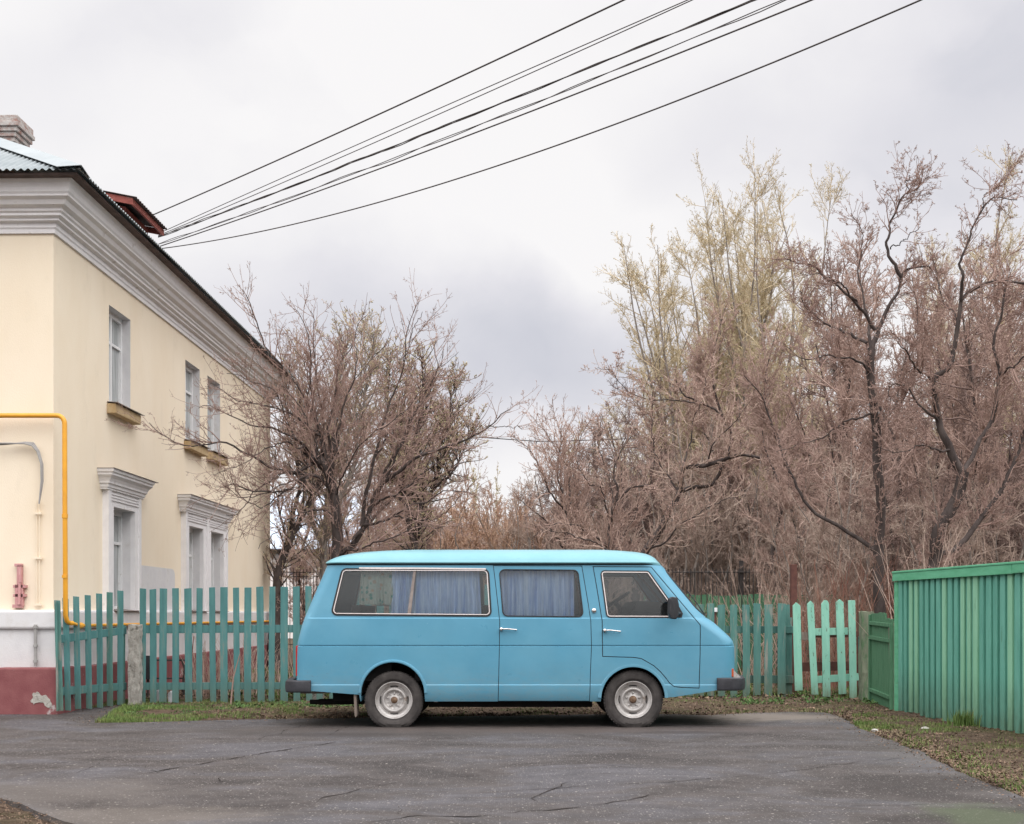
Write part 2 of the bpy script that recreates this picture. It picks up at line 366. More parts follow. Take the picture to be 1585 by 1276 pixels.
for (px, py) in ((175,1290),(95,1272),(60,1256),(30,1243),(0,1234)): poly.append(gp(px, py) + mn.noise_vector(Vector((px, py, 0)))*.06*Vector((1,0,0)).x)
poly.append(Vector((-9, 8.4, 0))); poly.append(Vector((-16, 9.0, 0)))
for p in poly: p.z = 0
mb = MB(); mb.prism(poly, (0, 0, -.05))
def ribbon(mb, pts, wd, z, mi, jit=.02, seed=0, rev=False):
    P = []
    for (a, b) in zip(pts[:-1], pts[1:]):
        A = gp(*a); B = gp(*b); n = max(2, int((B-A).length/.05))
        P += [A.lerp(B, k/n) for k in range(n)]
    P.append(gp(*pts[-1])); N = len(P); L = []; Rr = []
    for i, p in enumerate(P):
        t = (P[min(i+1, N-1)] - P[max(i-1, 0)]).normalized(); nn = Vector((-t.y, t.x, 0))
        o = nn * (mn.noise(p*3+Vector((seed, 0, 0)))*jit*2.5 + mn.noise(p*14)*jit)
        ww = wd*max(.12, .6+1.3*mn.noise(p*5+Vector((0, seed, 3))))*min(1, i/4+.1, (N-1-i)/4+.1)
        L.append((p+o+nn*ww).xy[:]+(z,)); Rr.append((p+o-nn*ww).xy[:]+(z,))
    mb.add(L+Rr, [(i, N+i, N+i+1, i+1) for i in range(N-1)], mi)
for k, (pts, wd) in enumerate([([(0,1192),(60,1185),(136,1178),(192,1170)],.010), ([(202,1201),(240,1196),(283,1188),(353,1176),(404,1167),(444,1161),(520,1149)],.016),
    ([(477,1244),(500,1236),(530,1230),(555,1221)],.013), ([(555,1221),(680,1204),(800,1196)],.007), ([(565,1276),(600,1268),(631,1264),(717,1264),(800,1259),(900,1249),(1034,1229)],.013),
    ([(780,1225),(907,1217),(1059,1209),(1212,1196),(1339,1179),(1405,1173)],.007), ([(826,1242),(840,1228),(856,1222),(882,1209)],.008),
    ([(700,1190),(780,1188),(907,1183),(1024,1192)],.005), ([(343,1201),(341,1208),(348,1215)],.008), ([(380,1150),(430,1136),(470,1121)],.006),
    ([(120,1198),(140,1190),(150,1180)],.009), ([(225,1186),(232,1192),(250,1199)],.006), ([(500,1143),(520,1133),(548,1120)],.006), ([(1280,1249),(1400,1247),(1470,1243)],.006),
    ([(610,1262),(618,1254),(615,1246)],.005), ([(250,1196),(262,1190),(270,1189)],.018), ([(700,1266),(712,1263),(735,1266)],.02), ([(298,1196),(310,1200),(322,1199)],.009)]):
    ribbon(mb, pts, wd*.82, .0035, 1, jit=.026, seed=k*7.3)
m, t, p = base('asphalt', .82, .35)
co = t.n('ShaderNodeTexCoord').outputs['Object']
big = t.noise(t.mapping(co, (.55, .85, 1)), 1.0, 7, .62, .8)
col = t.ramp(big, [(.36, (.036, .029, .027)), (.48, (.060, .051, .048)), (.6, (.074, .069, .074))])
med = t.ramp(t.noise(t.mapping(co, (1, 1.35, 1)), 2.4, 8, .72, .5), [(.32, .66), (.68, 1.24)])
col = t.mix(1.0, col, med, 'MULTIPLY')
fine = t.ramp(t.noise(co, 160, 3, .7), [(.3, .80), (.7, 1.20)]); col = t.mix(1.0, col, fine, 'MULTIPLY')
def specks(scale, rad, c, thr):
    global col
    v = t.n('ShaderNodeTexVoronoi'); v.inputs['Scale'].default_value = scale; t.l(co, v.inputs['Vector'])
    sx = t.n('ShaderNodeSeparateColor'); t.l(v.outputs['Color'], sx.inputs[0])
    f = t.math('MULTIPLY', t.math('LESS_THAN', v.outputs['Distance'], rad), t.math('GREATER_THAN', sx.outputs[0], thr))
    col = t.mix(f, col, c)
specks(42, .26, (.22, .20, .19), .84); specks(22, .2, (.26, .235, .21), .90); specks(70, .3, (.15, .14, .135), .7); specks(30, .22, (.03, .027, .027), .82)
# damp brown dust near the far edge, pale dust lower left, moss lower right
sp = t.n('ShaderNodeSeparateXYZ'); t.l(co, sp.inputs[0])
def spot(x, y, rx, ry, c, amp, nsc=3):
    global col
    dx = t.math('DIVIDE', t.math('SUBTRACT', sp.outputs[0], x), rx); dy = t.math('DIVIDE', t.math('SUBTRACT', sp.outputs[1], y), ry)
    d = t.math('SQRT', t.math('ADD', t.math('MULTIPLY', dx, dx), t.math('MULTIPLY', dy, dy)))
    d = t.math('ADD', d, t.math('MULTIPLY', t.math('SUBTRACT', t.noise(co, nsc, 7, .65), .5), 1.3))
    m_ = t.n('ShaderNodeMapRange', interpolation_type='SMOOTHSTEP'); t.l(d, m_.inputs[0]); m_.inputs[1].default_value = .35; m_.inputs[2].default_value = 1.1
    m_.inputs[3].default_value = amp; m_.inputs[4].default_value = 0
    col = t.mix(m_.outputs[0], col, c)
spot(2.9, 14.9, 1.5, .8, (.16, .135, .115), .9); spot(-2.4, 7.6, 1.1, .5, (.15, .128, .11), .45, 6); spot(-3.3, 8.6, 1.3, .8, (.11, .095, .085), .5)
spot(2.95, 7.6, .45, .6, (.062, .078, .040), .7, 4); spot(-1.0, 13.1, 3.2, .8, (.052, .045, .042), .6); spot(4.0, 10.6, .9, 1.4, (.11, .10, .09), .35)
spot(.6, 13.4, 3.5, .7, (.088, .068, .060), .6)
spot(-.1, 14.3, 3.3, 1.0, (.020, .016, .014), .95, 5); spot(-1.9, 12.7, .9, .28, (.035, .028, .026), .6, 5); spot(1.9, 12.95, .8, .2, (.035, .028, .026), .6, 5)  # van's shadow painted into the asphalt, then two damp stains by the wheels
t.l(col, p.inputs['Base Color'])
bump(t, p, t.noise(co, 120, 4, .7), .45, .006)
mcr, tcr, pcr = base('crack_dark', .95, .1); pcr.inputs['Base Color'].default_value = (.040, .034, .032, 1)
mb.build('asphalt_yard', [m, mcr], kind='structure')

def ghei(x, y):
    h = -.012 + .03*mn.noise(Vector((x*.8, y*.8, 0))) + .018*mn.noise(Vector((x*4, y*4, 5)))
    return h
xs = np.unique(np.concatenate([np.linspace(-1500, -60, 10), np.linspace(-60, -12, 20), np.linspace(-12, 12, 161), np.linspace(12, 60, 20), np.linspace(60, 1500, 10)]))
ys = np.unique(np.concatenate([np.linspace(-60, 6, 12), np.linspace(6, 26, 135), np.linspace(26, 90, 30), np.linspace(90, 2000, 12)]))
vs = []
from mathutils.geometry import interpolate_bezier
polyn = np.array([[p.x, p.y] for p in poly])
GX0, GX1, GY0, GY1, GS = -16., 14., 0., 30., .02
def _raster():
    nxm, nym = int((GX1-GX0)/GS), int((GY1-GY0)/GS); m_ = np.zeros((nym, nxm), bool); gx = GX0+(np.arange(nxm)+.5)*GS
    a = polyn; b = np.roll(polyn, -1, 0)
    for j in range(nym):
        y = GY0+(j+.5)*GS; k = (a[:, 1] > y) != (b[:, 1] > y)
        if not k.any(): continue
        xc = np.sort(a[k, 0]+(y-a[k, 1])*(b[k, 0]-a[k, 0])/(b[k, 1]-a[k, 1])); m_[j] = (np.searchsorted(xc, gx) % 2) == 1
    return m_
MASK = _raster()
def inside(x, y):
    i = int((x-GX0)/GS); j = int((y-GY0)/GS)
    if 0 <= i < MASK.shape[1] and 0 <= j < MASK.shape[0]: return bool(MASK[j, i])
    return -2.4 < x < 7.5 and -12 < y <= 0
def edist(x, y): return float(np.min(np.hypot(polyn[:, 0]-x, polyn[:, 1]-y))) if abs(x) < 14 and 5 < y < 27 else 9.
for y in ys:
    for x in xs:
        ins = inside(x, y)
        ed = edist(x, y); z = -.045 if ins else (ghei(x, y) - .03*max(0, 1-ed/.25) + (.03 if ed > .3 else 0) if ed < 8 else -.01)
        vs.append((x, y, z))
nx = len(xs); fs = [(j*nx+i, j*nx+i+1, (j+1)*nx+i+1, (j+1)*nx+i) for j in range(len(ys)-1) for i in range(nx-1)]
mb = MB(); mb.add(vs, fs, 0, True)
m, t, p = base('soil_and_leaf_litter', .95, .1)
co = t.n('ShaderNodeTexCoord').outputs['Object']
col = t.ramp(t.noise(co, 7, 8, .7), [(.3, (.050, .034, .025)), (.5, (.098, .067, .048)), (.7, (.17, .125, .09))])
col = t.mix(t.ramp(t.noise(co, 1.1, 5, .6), [(.50, 0.), (.66, .6)]), col, (.075, .082, .030))
col = t.mix(1.0, col, t.ramp(t.noise(co, 60, 4, .7), [(.3, .6), (.7, 1.35)]), 'MULTIPLY')
t.l(col, p.inputs['Base Color']); bump(t, p, t.noise(co, 35, 6, .7), 1.0, .03)
mb.build('ground', m, kind='structure', )

# ================================================================== HOUSE
HA = math.atan(.022)
house = empty('house', (-5.79, 15.5, 0), -HA, 'cream plastered two-storey house with moulded eaves and maroon base', 'house')
MH = WM['house']; L = 12.5; W = 9.5
def pt(px, Y0=15.5, X0=-5.79):          # photo column on the long wall -> metres along it
    k = (px-HX)/F; return (k*Y0 - X0)/(.022-k)
TOP = 6.62
wall = MB().box((-W, 0, 0), (0, L, TOP)).mesh('wall')
ops = [(2.0, 2.92, 4.27, 5.66), (5.78, 6.68, 4.27, 5.66), (7.2, 8.1, 4.27, 5.66), (2.0, 2.92, 1.31, 2.78), (5.78, 6.68, 1.31, 2.78), (7.2, 8.1, 1.31, 2.78)]
for (a, b, z0, z1) in ops: wall = boolop(wall, MB().box((-.20, a, z0), (.2, b, z1)).mesh('c'))
for f in wall.polygons:
    if -.21 < f.center.x < -.01 and .5 < f.center.y < L-.5 and f.center.z < 6: f.material_index = 1
wall.transform(MH)
link('wall', wall, house, [M_['stucco'], M_['white']])
# plinth
pl = MB(); pl.box((-W, -.05, .0), (.05, L+.05, 1.08)); pl.build('plinth', M_['white'], house, MH, .012)
pl = MB(); pl.box((-W, -.10, 1.06), (.10, L+.1, 1.30)); pl.build('plinth_ledge', M_['white'], house, MH, .03)
pl = MB(); pl.box((-W, -.08, -.05), (.12, L+.1, .56)); pl.box((-.62, -.22, -.05), (.14, .35, .58))
pl.build('plinth_base', M_['maroon'], house, MH, .02)
pts_ = [(47,1086),(52,1079),(50,1074),(57,1071),(63,1077),(70,1076),(77,1083),(80,1090),(79,1098),(72,1094),(66,1088),(58,1087),(52,1090)]
fine_ = []
for i_, a_ in enumerate(pts_):
    b_ = pts_[(i_+1) % len(pts_)]
    for u_ in (0, .33, .66): fine_.append(at(a_[0]+(b_[0]-a_[0])*u_+random.uniform(-1, 1), a_[1]+(b_[1]-a_[1])*u_+random.uniform(-1, 1), 15.275))
mb = MB(); mb.prism(fine_, (0, .02, 0)); mb.build('bare_patch', M_['concrete'], house)
# cornice swept round the corner
prof = [(0,6.05),(.03,6.05),(.03,6.10),(.045,6.12),(.045,6.17),(.10,6.19),(.10,6.215),(.145,6.24),(.145,6.27),(.17,6.29),(.17,6.32),(.23,6.35),(.255,6.40),(.305,6.43),(.305,6.455),(.322,6.48),(.33,6.53),(.345,6.58),(.37,6.62),(.37,6.64),(-.05,6.64)]
mb = MB(); rings = []
path = [lambda p: (-W, -p), lambda p: (p, -p), lambda p: (p, L+p), lambda p: (-W, L+p)]
vs = [(*g(p_), z_) for g in path for (p_, z_) in prof]; n = len(prof)
mb.add(vs, [(i*n+k, (i+1)*n+k, (i+1)*n+k+1, i*n+k+1) for i in range(3) for k in range(n-1)])
mb.build('cornice', M_['trim'], house, MH)
# eave board + soffit
mb = MB()
EO = .50
for a, b in (((-W, -EO+.02, 6.625), (EO-.02, -.3, 6.652)), ((.3, -EO+.022, 6.627), (EO-.022, L+.3, 6.650))): mb.box(a, b)
mb.build('eave_board', M_['fascia'], house, MH)
# corrugated roof
PIT = .58; EZ = 6.67; amp = .014; wl = .088; E = .54; XR = -W/2
def rz(d): return EZ + PIT*d
mb = MB(); dx = wl/8
n = int((E+W/2+5.2)/dx); vs = []
for i in range(n+1):
    x = E - i*dx; d = min(E - x, W/2+E) if x > XR else W/2+E
    a_ = amp*math.sin(2*math.pi*i/8)
    for s_ in (0, 1):
        dd = d*s_; vs.append((x, -E+dd, rz(dd)+a_))
mb.add(vs, [(2*i, 2*i+2, 2*i+3, 2*i+1) for i in range(n)], 0, True)
ny = int((L+2*E)/dx); vs = []
for i in range(ny+1):
    y = -E + i*dx; d = min(y+E, L+E-y, W/2+E); a_ = amp*math.sin(2*math.pi*i/8)
    for s_ in (0, 1): vs.append((E-d*s_, y, rz(d*s_)+a_))
mb.add(vs, [(2*i, 2*i+2, 2*i+3, 2*i+1) for i in range(ny)], 0, True)
roof = mb.build('roof', M_['slate'], house, MH)
mb = MB()
def hip(t_, dxx, dyy): return (E+.03-t_+dxx, -E-.03+t_+dyy, rz(t_)+.035)
q = [hip(0, 0, 0), hip(5.0, 0, 0), (hip(5.0, 0, 0)[0]-.34, hip(5.0, 0, 0)[1], rz(5.0)+.02), (hip(0, 0, 0)[0]-.30, hip(0, 0, 0)[1], rz(0)+.018)]
mb.prism(q, (0, 0, .006))
q = [hip(0, 0, 0), hip(5.0, 0, 0), (hip(5.0, 0, 0)[0], hip(5.0, 0, 0)[1]+.34, rz(5.0)+.02), (hip(0, 0, 0)[0], hip(0, 0, 0)[1]+.30, rz(0)-.02)]
mb.prism(q, (0, 0, .0055))
mb.build('hip_flashing', mottled('pale_sheet_metal', (.27, .30, .31), (.32, .35, .36), 3, .6, .05), roof, MH)
mb = MB()
for x in (-1.45, -2.9):          # lap joints between sheets
    mb.box((x-.008, -E-.005, 0), (x+.008, 1.6, .004), Matrix.Identity(4))
# chimney
m, t, p = base('old_brick', .95, .1); co = t.n('ShaderNodeTexCoord').outputs['Object']
br = t.n('ShaderNodeTexBrick'); br.inputs['Scale'].default_value = 1; br.inputs['Brick Width'].default_value = .25; br.inputs['Row Height'].default_value = .072; br.inputs['Mortar Size'].default_value = .006
sx = t.n('ShaderNodeSeparateXYZ'); t.l(co, sx.inputs[0]); cx = t.n('ShaderNodeCombineXYZ'); t.l(t.math('ADD', sx.outputs[0], sx.outputs[1]), cx.inputs[0]); t.l(sx.outputs[2], cx.inputs[1]); t.l(cx.outputs[0], br.inputs['Vector'])
br.inputs['Color1'].default_value = (.27, .155, .13, 1); br.inputs['Color2'].default_value = (.34, .22, .19, 1); br.inputs['Mortar'].default_value = (.35, .30, .28, 1)
col = t.mix(t.ramp(t.noise(co, 6, 7, .7), [(.40, 0.), (.56, .9)]), br.outputs[0], (.47, .45, .43)); t.l(col, p.inputs['Base Color']); bump(t, p, t.noise(co, 40, 5, .7), .6, .01)
M_['brick'] = m
ch = MB(); cx0, cx1, cy0, cy1 = -2.95, -2.12, 3.73, 4.15
ch.box((cx0, cy0, 7.6), (cx1, cy1, 8.66))
for k in range(4):
    e_ = .03*(k+1); ch.box((cx0-e_, cy0-e_, 8.663+.072*k), (cx1+e_, cy1+e_, 8.728+.072*k)); ch.box((cx0-e_+.012, cy0-e_+.012, 8.72+.072*k), (cx1+e_-.012, cy1+e_-.012, 8.74+.072*k))
ch.box((cx0-.10, cy0-.10, 8.95), (cx1+.10, cy1+.10, 9.05))
ch.build('chimney', M_['brick'], roof, MH, .006)
# dormer
def dz(x): return 7.40 + .2*(.13-x)
dm = MB(); dm.prism([(-.05, 2.85, 6.6), (-.05, 2.85, dz(-.05)-.1), (-1.5, 2.85, dz(-1.5)-.1), (-1.5, 2.85, 6.6)], (0, 1.05, 0)); dorm = dm.build('dormer', M_['redwood'], roof, MH)
dm = MB(); dm.prism([(-.046, 3.05, 6.95), (-.046, 3.05, 7.25), (-.046, 3.7, 7.25), (-.046, 3.7, 6.95)], (-.004, 0, 0)); dm.build('dormer_opening', M_['under'], dorm, MH)
dm = MB(); y0, y1 = 2.64, 4.12
for yy in (y0, y1): dm.prism([(.13, yy, dz(.13)-.10), (.13, yy, dz(.13)-.005), (-1.8, yy, dz(-1.8)-.005), (-1.8, yy, dz(-1.8)-.10)], (0, .03, 0))
dm.box((.10, y0+.03, dz(.13)-.1), (.13, y1, dz(.13)-.008))
dm.build('dormer_fascia', M_['redwood'], dorm, MH)
dm = MB(); vs = []; nn = 130
for i in range(nn+1):
    y = y0-.03 + (y1-y0+.09)*i/nn; a_ = .012*math.sin(i*2*math.pi/8)
    vs += [(.19, y, dz(.19)+.012+a_), (-2.0, y, dz(-2.0)+.012+a_)]
dm.add(vs, [(2*i, 2*i+2, 2*i+3, 2*i+1) for i in range(nn)], 0, True); dm.build('dormer_roof', M_['fascia'], dorm, MH)
# windows
M_['wframe'] = mottled('white_window_frame', (.72, .72, .72), (.78, .78, .78), 6, .5, .1, c3=(.45,.40,.36), s3=9, t3=(.62,.75))
for wi, (a, b, z0, z1) in enumerate(ops):
    fr = MB(); X0_, X1_ = -.19, -.125; fw = .055
    fr.box((X0_, a, z0), (X1_, a+fw, z1)); fr.box((X0_, b-fw, z0), (X1_, b, z1)); fr.box((X0_, a+fw, z1-fw-.02), (X1_, b-fw, z1)); fr.box((X0_, a+fw, z0), (X1_, b-fw, z0+fw))
    zt = z1 - (z1-z0)*.33
    fr.box((X0_+.005, a+fw, zt-.02), (X1_-.008, b-fw, zt+.02)); fr.box((X0_+.008, (a+b)/2-.03, z0+fw), (X1_-.004, (a+b)/2+.03, z1-fw-.02))
    wn = fr.build('window', M_['wframe'], house, MH)
    MB().box((-.175, a+.02, z0+.02), (-.165, b-.02, z1-.02)).build('pane', M_['pane'], wn, MH)
    if wi < 3:
        MB().box((0.0, a-.09, z0-.17), (.13, b+.10, z0-.03)).build('sill', M_['sillwood'], wn, MH, .01)
        MB().prism([(-.17, a-.02, z0+.012), (.17, a-.13, z0-.028), (.17, b+.16, z0-.028), (-.17, b+.02, z0+.012)], (0, 0, .008)).build('sill_flashing', M_['tin'], wn, MH)
    else:
        MB().prism([(-.17, a-.02, z0+.012), (.14, a-.06, z0-.02), (.14, b+.12, z0-.02), (-.17, b+.02, z0+.012)], (0, 0, .008)).build('sill_flashing', M_['tin'], wn, MH)
def casing(a, b, inner):
    z0, z1 = 1.30, 2.78; mb = MB(); pr = .07
    edges = [a] + [v for pr_ in inner for v in pr_] + [b]
    for i in range(0, len(edges), 2): mb.box((0, edges[i], z0), (pr, edges[i+1], z1)); 
    for i in range(0, len(edges), 2):
        lo, hi = edges[i], edges[i+1]
        if i == 0: mb.box((pr, lo, z0), (pr+.02, lo+.11, 3.0))
        elif i == len(edges)-2: mb.box((pr, hi-.11, z0), (pr+.02, hi, 3.0))
        else: mb.box((pr, (lo+hi)/2-.08, z0), (pr+.02, (lo+hi)/2+.08, 3.0))
    mb.box((0, a, z1), (pr, b, 3.0))
    for k in range(3): mb.box((pr-.01, a+.11, 2.86+.042*k), (pr+.014, b-.11, 2.882+.042*k))
    pf = [(.0,3.0),(.10,3.0),(.10,3.02),(.115,3.03),(.12,3.07),(.14,3.08),(.145,3.11),(.165,3.15),(.205,3.19),(.205,3.22),(.225,3.23),(.235,3.27),(0,3.27)]
    vs = []; n = len(pf)
    for g in (lambda p_: (0, a+.02-p_), lambda p_: (p_, a+.02-p_), lambda p_: (p_, b-.02+p_), lambda p_: (0, b-.02+p_)):
        vs += [(*g(p_), z_) for (p_, z_) in pf]
    mb.add(vs, [(i*n+k, (i+1)*n+k, (i+1)*n+k+1, i*n+k+1) for i in range(3) for k in range(n-1)])
    c = mb.build('window_casing', M_['trim'], house, MH)
    MB().box((-.01, a-.22, 3.272), (.25, b+.34, 3.28)).build('casing_flashing', M_['tin'], c, MH)
casing(1.74, 3.16, [(2.0, 2.92)]); casing(5.52, 8.36, [(5.78, 6.68), (7.2, 8.1)])
# repainted patch
t0, t1 = pt(214), pt(270.5)
mb = MB(); y_, z_ = .12, .12; pz = 2.0-.12
arc = [(t1-.15+.15*math.cos(a), 1.88+.12*math.sin(a)) for a in [k*math.pi/10 for k in range(6)]] + [(t0+.15-.15*math.cos(a), 1.88+.12*math.sin(a)) for a in [math.pi/2-k*math.pi/10 for k in range(6)]]
mb.prism([(0, t0, 1.3), (0, t1, 1.3)] + [(0, y, z) for y, z in arc], (.003, 0, 0)); mb.build('repainted_patch', M_['white'], house, MH)
# gas pipe
def wpt(px, py, Y): return at(px, py, Y)
g = MB(); z1 = 3.745
def bend(c, r, a0, a1, n=8): return [Vector((c[0]+r*math.cos(R(a0+(a1-a0)*k/n)), c[1], c[2]+r*math.sin(R(a0+(a1-a0)*k/n)))) for k in range(n+1)]
xv = (100-HX)/F*15.36; zh = EYE + (950-643.5)/F*15.36; zb = EYE-(965-950)/F*15.45
pts = [Vector((-9.5, 15.36, zh)), Vector((xv-.12, 15.36, zh))] + bend((xv-.1, 15.36, zh-.1), .1, 90, 0)[1:] + [Vector((xv, 15.37, 2.6)), Vector((xv+.005, 15.38, zb+.1))]
pts += [Vector((xv+.015, 15.40, zb+.03)), Vector((xv+.03, 15.45, zb)), Vector((xv+.04, 15.52, zb))]
far = MH @ Vector((.20, 12.3, 1.085)); g.tube(pts, .030, 12)
g.tube([pts[-1], Vector((xv+.03, 15.8, 1.10)), far], .021, 10)
g.tube([Vector((xv+.032, 15.72, 1.10)), Vector((xv+.03, 15.86, 1.10))], .042, 12); g.tube([Vector((xv, 15.37, 2.45)), Vector((xv, 15.37, 2.5))], .036, 12); g.tube([Vector((xv, 15.37, 1.7)), Vector((xv, 15.37, 1.74))], .036, 12)
gas = g.build('gas_pipe', M_['gas'], house)
MB().box((-.85, -.16, 3.60), (-.80, 0, 3.64)).box((-.86, -.17, 3.56), (-.79, -.12, 3.70)).build('pipe_bracket', M_['gas'], gas, MH)
# cables
g = MB()
for o_ in (0, .022, .045):
    base_ = [(-30, 690-o_*60), (10, 688-o_*40), (40, 685+o_*40), (52, 686+o_*80), (60, 698+o_*20), (66, 718), (66.5, 745), (60.5+o_*60, 780)]
    g.tube([wpt(x-o_*60, y, 15.44-o_*.6) for x, y in base_], .010, 6)
g.build('cable', M_['cable'], house)
g = MB()
for X_ in (56.5, 61.0): g.tube([wpt(X_, 775, 15.47), wpt(X_, 935, 15.47)], .007, 6)
for py in (795, 864, 936): g.box(wpt(54, py-1.5, 15.48), wpt(64, py+1.5, 15.45))
g.build('painted_conduit', M_['stucco'], house)
g = MB(); g.tube([wpt(55, 967, 15.40), wpt(55, 1031, 15.40)], .022, 8)
for py in (971, 1000, 1024): g.tube([wpt(55, py-2, 15.40), wpt(55, py+2, 15.40)], .032, 8)
g.build('grey_conduit', M_['cable'], house)
# pink flag bracket on the front wall
g = MB()
def wb(x0, y0, x1, y1, d0=15.5, d1=15.44): g.box(wpt(x0, y0, d0), wpt(x1, y1, d1))
wb(29, 876, 33, 908); wb(25, 873, 33, 877); wb(26, 905, 35, 938); wb(23, 906, 40, 910); wb(23, 920, 39, 924); wb(22, 936, 34, 941)
g.tube([wpt(31, 878, 15.43), wpt(29.5, 936, 15.42)], .018, 8); g.tube([wpt(31, 893, 15.43), wpt(31, 902, 15.43)], .026, 8)
g.build('wall_bracket', M_['pinkmetal'], house)

# ================================================================== VAN
VC = 14.45
LV = [  # py, half width, rear px, front px, front bow, rear radius, front radius
 (1086,.925,465,1129,.08,.10,.12),(1080,.945,461,1132,.08,.10,.12),(1070,.958,459.5,1134,.08,.10,.13),(1062.2,.962,459,1135,.08,.10,.13),(1061,.962,459,1135,.08,.10,.13),(1059.6,.953,459,1135,.08,.10,.13),
 (1045,.958,459,1135.5,.08,.10,.13),(1020,.960,459,1135.5,.08,.10,.13),(1001.4,.959,459.6,1135,.08,.10,.13),(1000.6,.950,460,1134.5,.08,.10,.13),(999.3,.950,460,1134.5,.08,.10,.13),(998.5,.959,460,1134,.08,.10,.13),
 (993,.959,461,1132.5,.08,.10,.13),(986,.958,462.8,1127,.09,.10,.14),(976,.956,465.3,1115.5,.10,.10,.15),(967,.953,467.8,1105,.11,.11,.16),(960.5,.951,470,1096,.12,.12,.17),(957.8,.950,470.8,1091,.12,.12,.17),(956.2,.938,471.5,1088,.12,.12,.17),
 (946,.932,475.8,1079.5,.12,.12,.17),(928,.919,483.4,1064.5,.12,.12,.17),(908,.903,492,1048,.12,.13,.17),(890,.889,500,1033.5,.11,.13,.17),(875,.878,506.3,1021,.10,.13,.17)]
def conv(l, off=0.0, zoff=0.0):
    py, w_, pr, pf, bow, rr, rf = l; Y = VC - w_
    z = EYE + (HY-py)/F*Y
    Yc = VC - w_ + .05
    return (z+zoff, w_-off, (pr-HX)/F*Yc+off, (pf-HX)/F*(Yc+.03)-off, bow, max(.02, rr-off), max(.02, rf-off))
def ring(z, w_, xr, xf, bow, rr, rf, ns=16, nc=7, nf=10):
    P = []
    for i in range(ns): P.append((xr+rr+(xf-rf-xr-rr)*i/ns, -w_))
    for i in range(nc): a = math.pi/2*i/nc; P.append((xf-rf+rf*math.sin(a), -w_+rf-rf*math.cos(a)))
    for i in range(nf): P.append((xf, -w_+rf+(2*w_-2*rf)*i/nf))
    for i in range(nc): a = math.pi/2*i/nc; P.append((xf-rf+rf*math.cos(a), w_-rf+rf*math.sin(a)))
    for i in range(ns): P.append((xf-rf-(xf-rf-xr-rr)*i/ns, w_))
    for i in range(nc): a = math.pi/2*i/nc; P.append((xr+rr-rr*math.sin(a), w_-rr+rr*math.cos(a)))
    for i in range(nf): P.append((xr, w_-rr-(2*w_-2*rr)*i/nf))
    for i in range(nc): a = math.pi/2*i/nc; P.append((xr+rr-rr*math.cos(a), -w_+rr-rr*math.sin(a)))
    out = []
    xm = (xr+xf)/2
    for x, y in P:
        k = 1-(y/w_)**2
        dx = bow*k*max(0, (x-xm)/(xf-xm))**6 - .04*k*max(0, (xm-x)/(xm-xr))**6
        out.append((x+dx, VC+y, z))
    return out
def loft(levels):
    rings = [ring(*l) for l in levels]; n = len(rings[0]); vs = [p for r in rings for p in r]; fs = []
    for j in range(len(rings)-1):
        for i in range(n): fs.append((j*n+i, j*n+(i+1) % n, (j+1)*n+(i+1) % n, (j+1)*n+i))
    fs.append(tuple(range(n))[::-1]); fs.append(tuple(range((len(rings)-1)*n, len(rings)*n)))
    return MB().add(vs, fs).mesh('loft')
def body_loft(off, zt=0.0, smoothlv=False):
    ls = [conv(l, off) for l in LV]
    if smoothlv: ls = [l for l, s_ in zip(ls, LV) if s_[0] not in (1061, 1001.4, 1000.6, 999.3, 998.5)]
    if zt: ls[0] = (ls[0][0]+zt, *ls[0][1:]); ls[-1] = (ls[-1][0]-zt, *ls[-1][1:])
    return loft(ls)
_wz = sorted([(conv(l)[0], l[1]) for l in LV])
def wat(z):
    if z <= _wz[0][0]: return _wz[0][1]
    for a, b in zip(_wz[:-1], _wz[1:]):
        if z <= b[0]: return a[1] + (b[1]-a[1])*(z-a[0])/max(1e-6, b[0]-a[0])
    return _wz[-1][1]
def sp_(px, py):      # photo point on the near side of the van -> (x, z)
    w_ = .95
    for _ in range(4):
        z = EYE + (HY-py)/F*(VC-w_); w_ = wat(z)
    return ((px-HX)/F*(VC-w_), z)
def rounded(pts, r, n=6):      # round polygon corners
    out = []; N = len(pts); rr = r if isinstance(r, (list, tuple)) else [r]*N
    for i in range(N):
        p = Vector(pts[i]); a = Vector(pts[i-1]); b = Vector(pts[(i+1) % N]); r_ = rr[i]
        if r_ <= 0: out.append(tuple(p)); continue
        u = (a-p).normalized(); v = (b-p).normalized(); ang = u.angle(v); d = min(r_/math.tan(ang/2), .45*(a-p).length, .45*(b-p).length); r2 = d*math.tan(ang/2)
        c = p + (u+v).normalized()*(r2/math.sin(ang/2)); s0 = p+u*d-c; s1 = p+v*d-c
        tot_ = s0.angle(s1); cr = s0.x*s1.y-s0.y*s1.x; sg = 1 if cr > 0 else -1
        for k in range(n+1):
            th = sg*tot_*k/n; out.append((c.x+s0.x*math.cos(th)-s0.y*math.sin(th), c.y+s0.x*math.sin(th)+s0.y*math.cos(th)))
    return out
def inset(pts, d):
    N = len(pts); ar = sum(pts[i-1][0]*pts[i][1]-pts[i][0]*pts[i-1][1] for i in range(N)); s_ = 1 if ar > 0 else -1; out = []
    for i in range(N):
        p = Vector(pts[i]); a = Vector(pts[i-1]); b = Vector(pts[(i+1) % N])
        u = (p-a); v = (b-p)
        if u.length < 1e-9: u = v
        if v.length < 1e-9: v = u
        u.normalize(); v.normalize(); n1 = Vector((-u.y, u.x)); n2 = Vector((-v.y, v.x)); nn_ = (n1+n2)
        nn_ = nn_.normalized() if nn_.length > 1e-6 else n1
        out.append(tuple(p + nn_*s_*d/max(.4, nn_.dot(n1))))
    return out
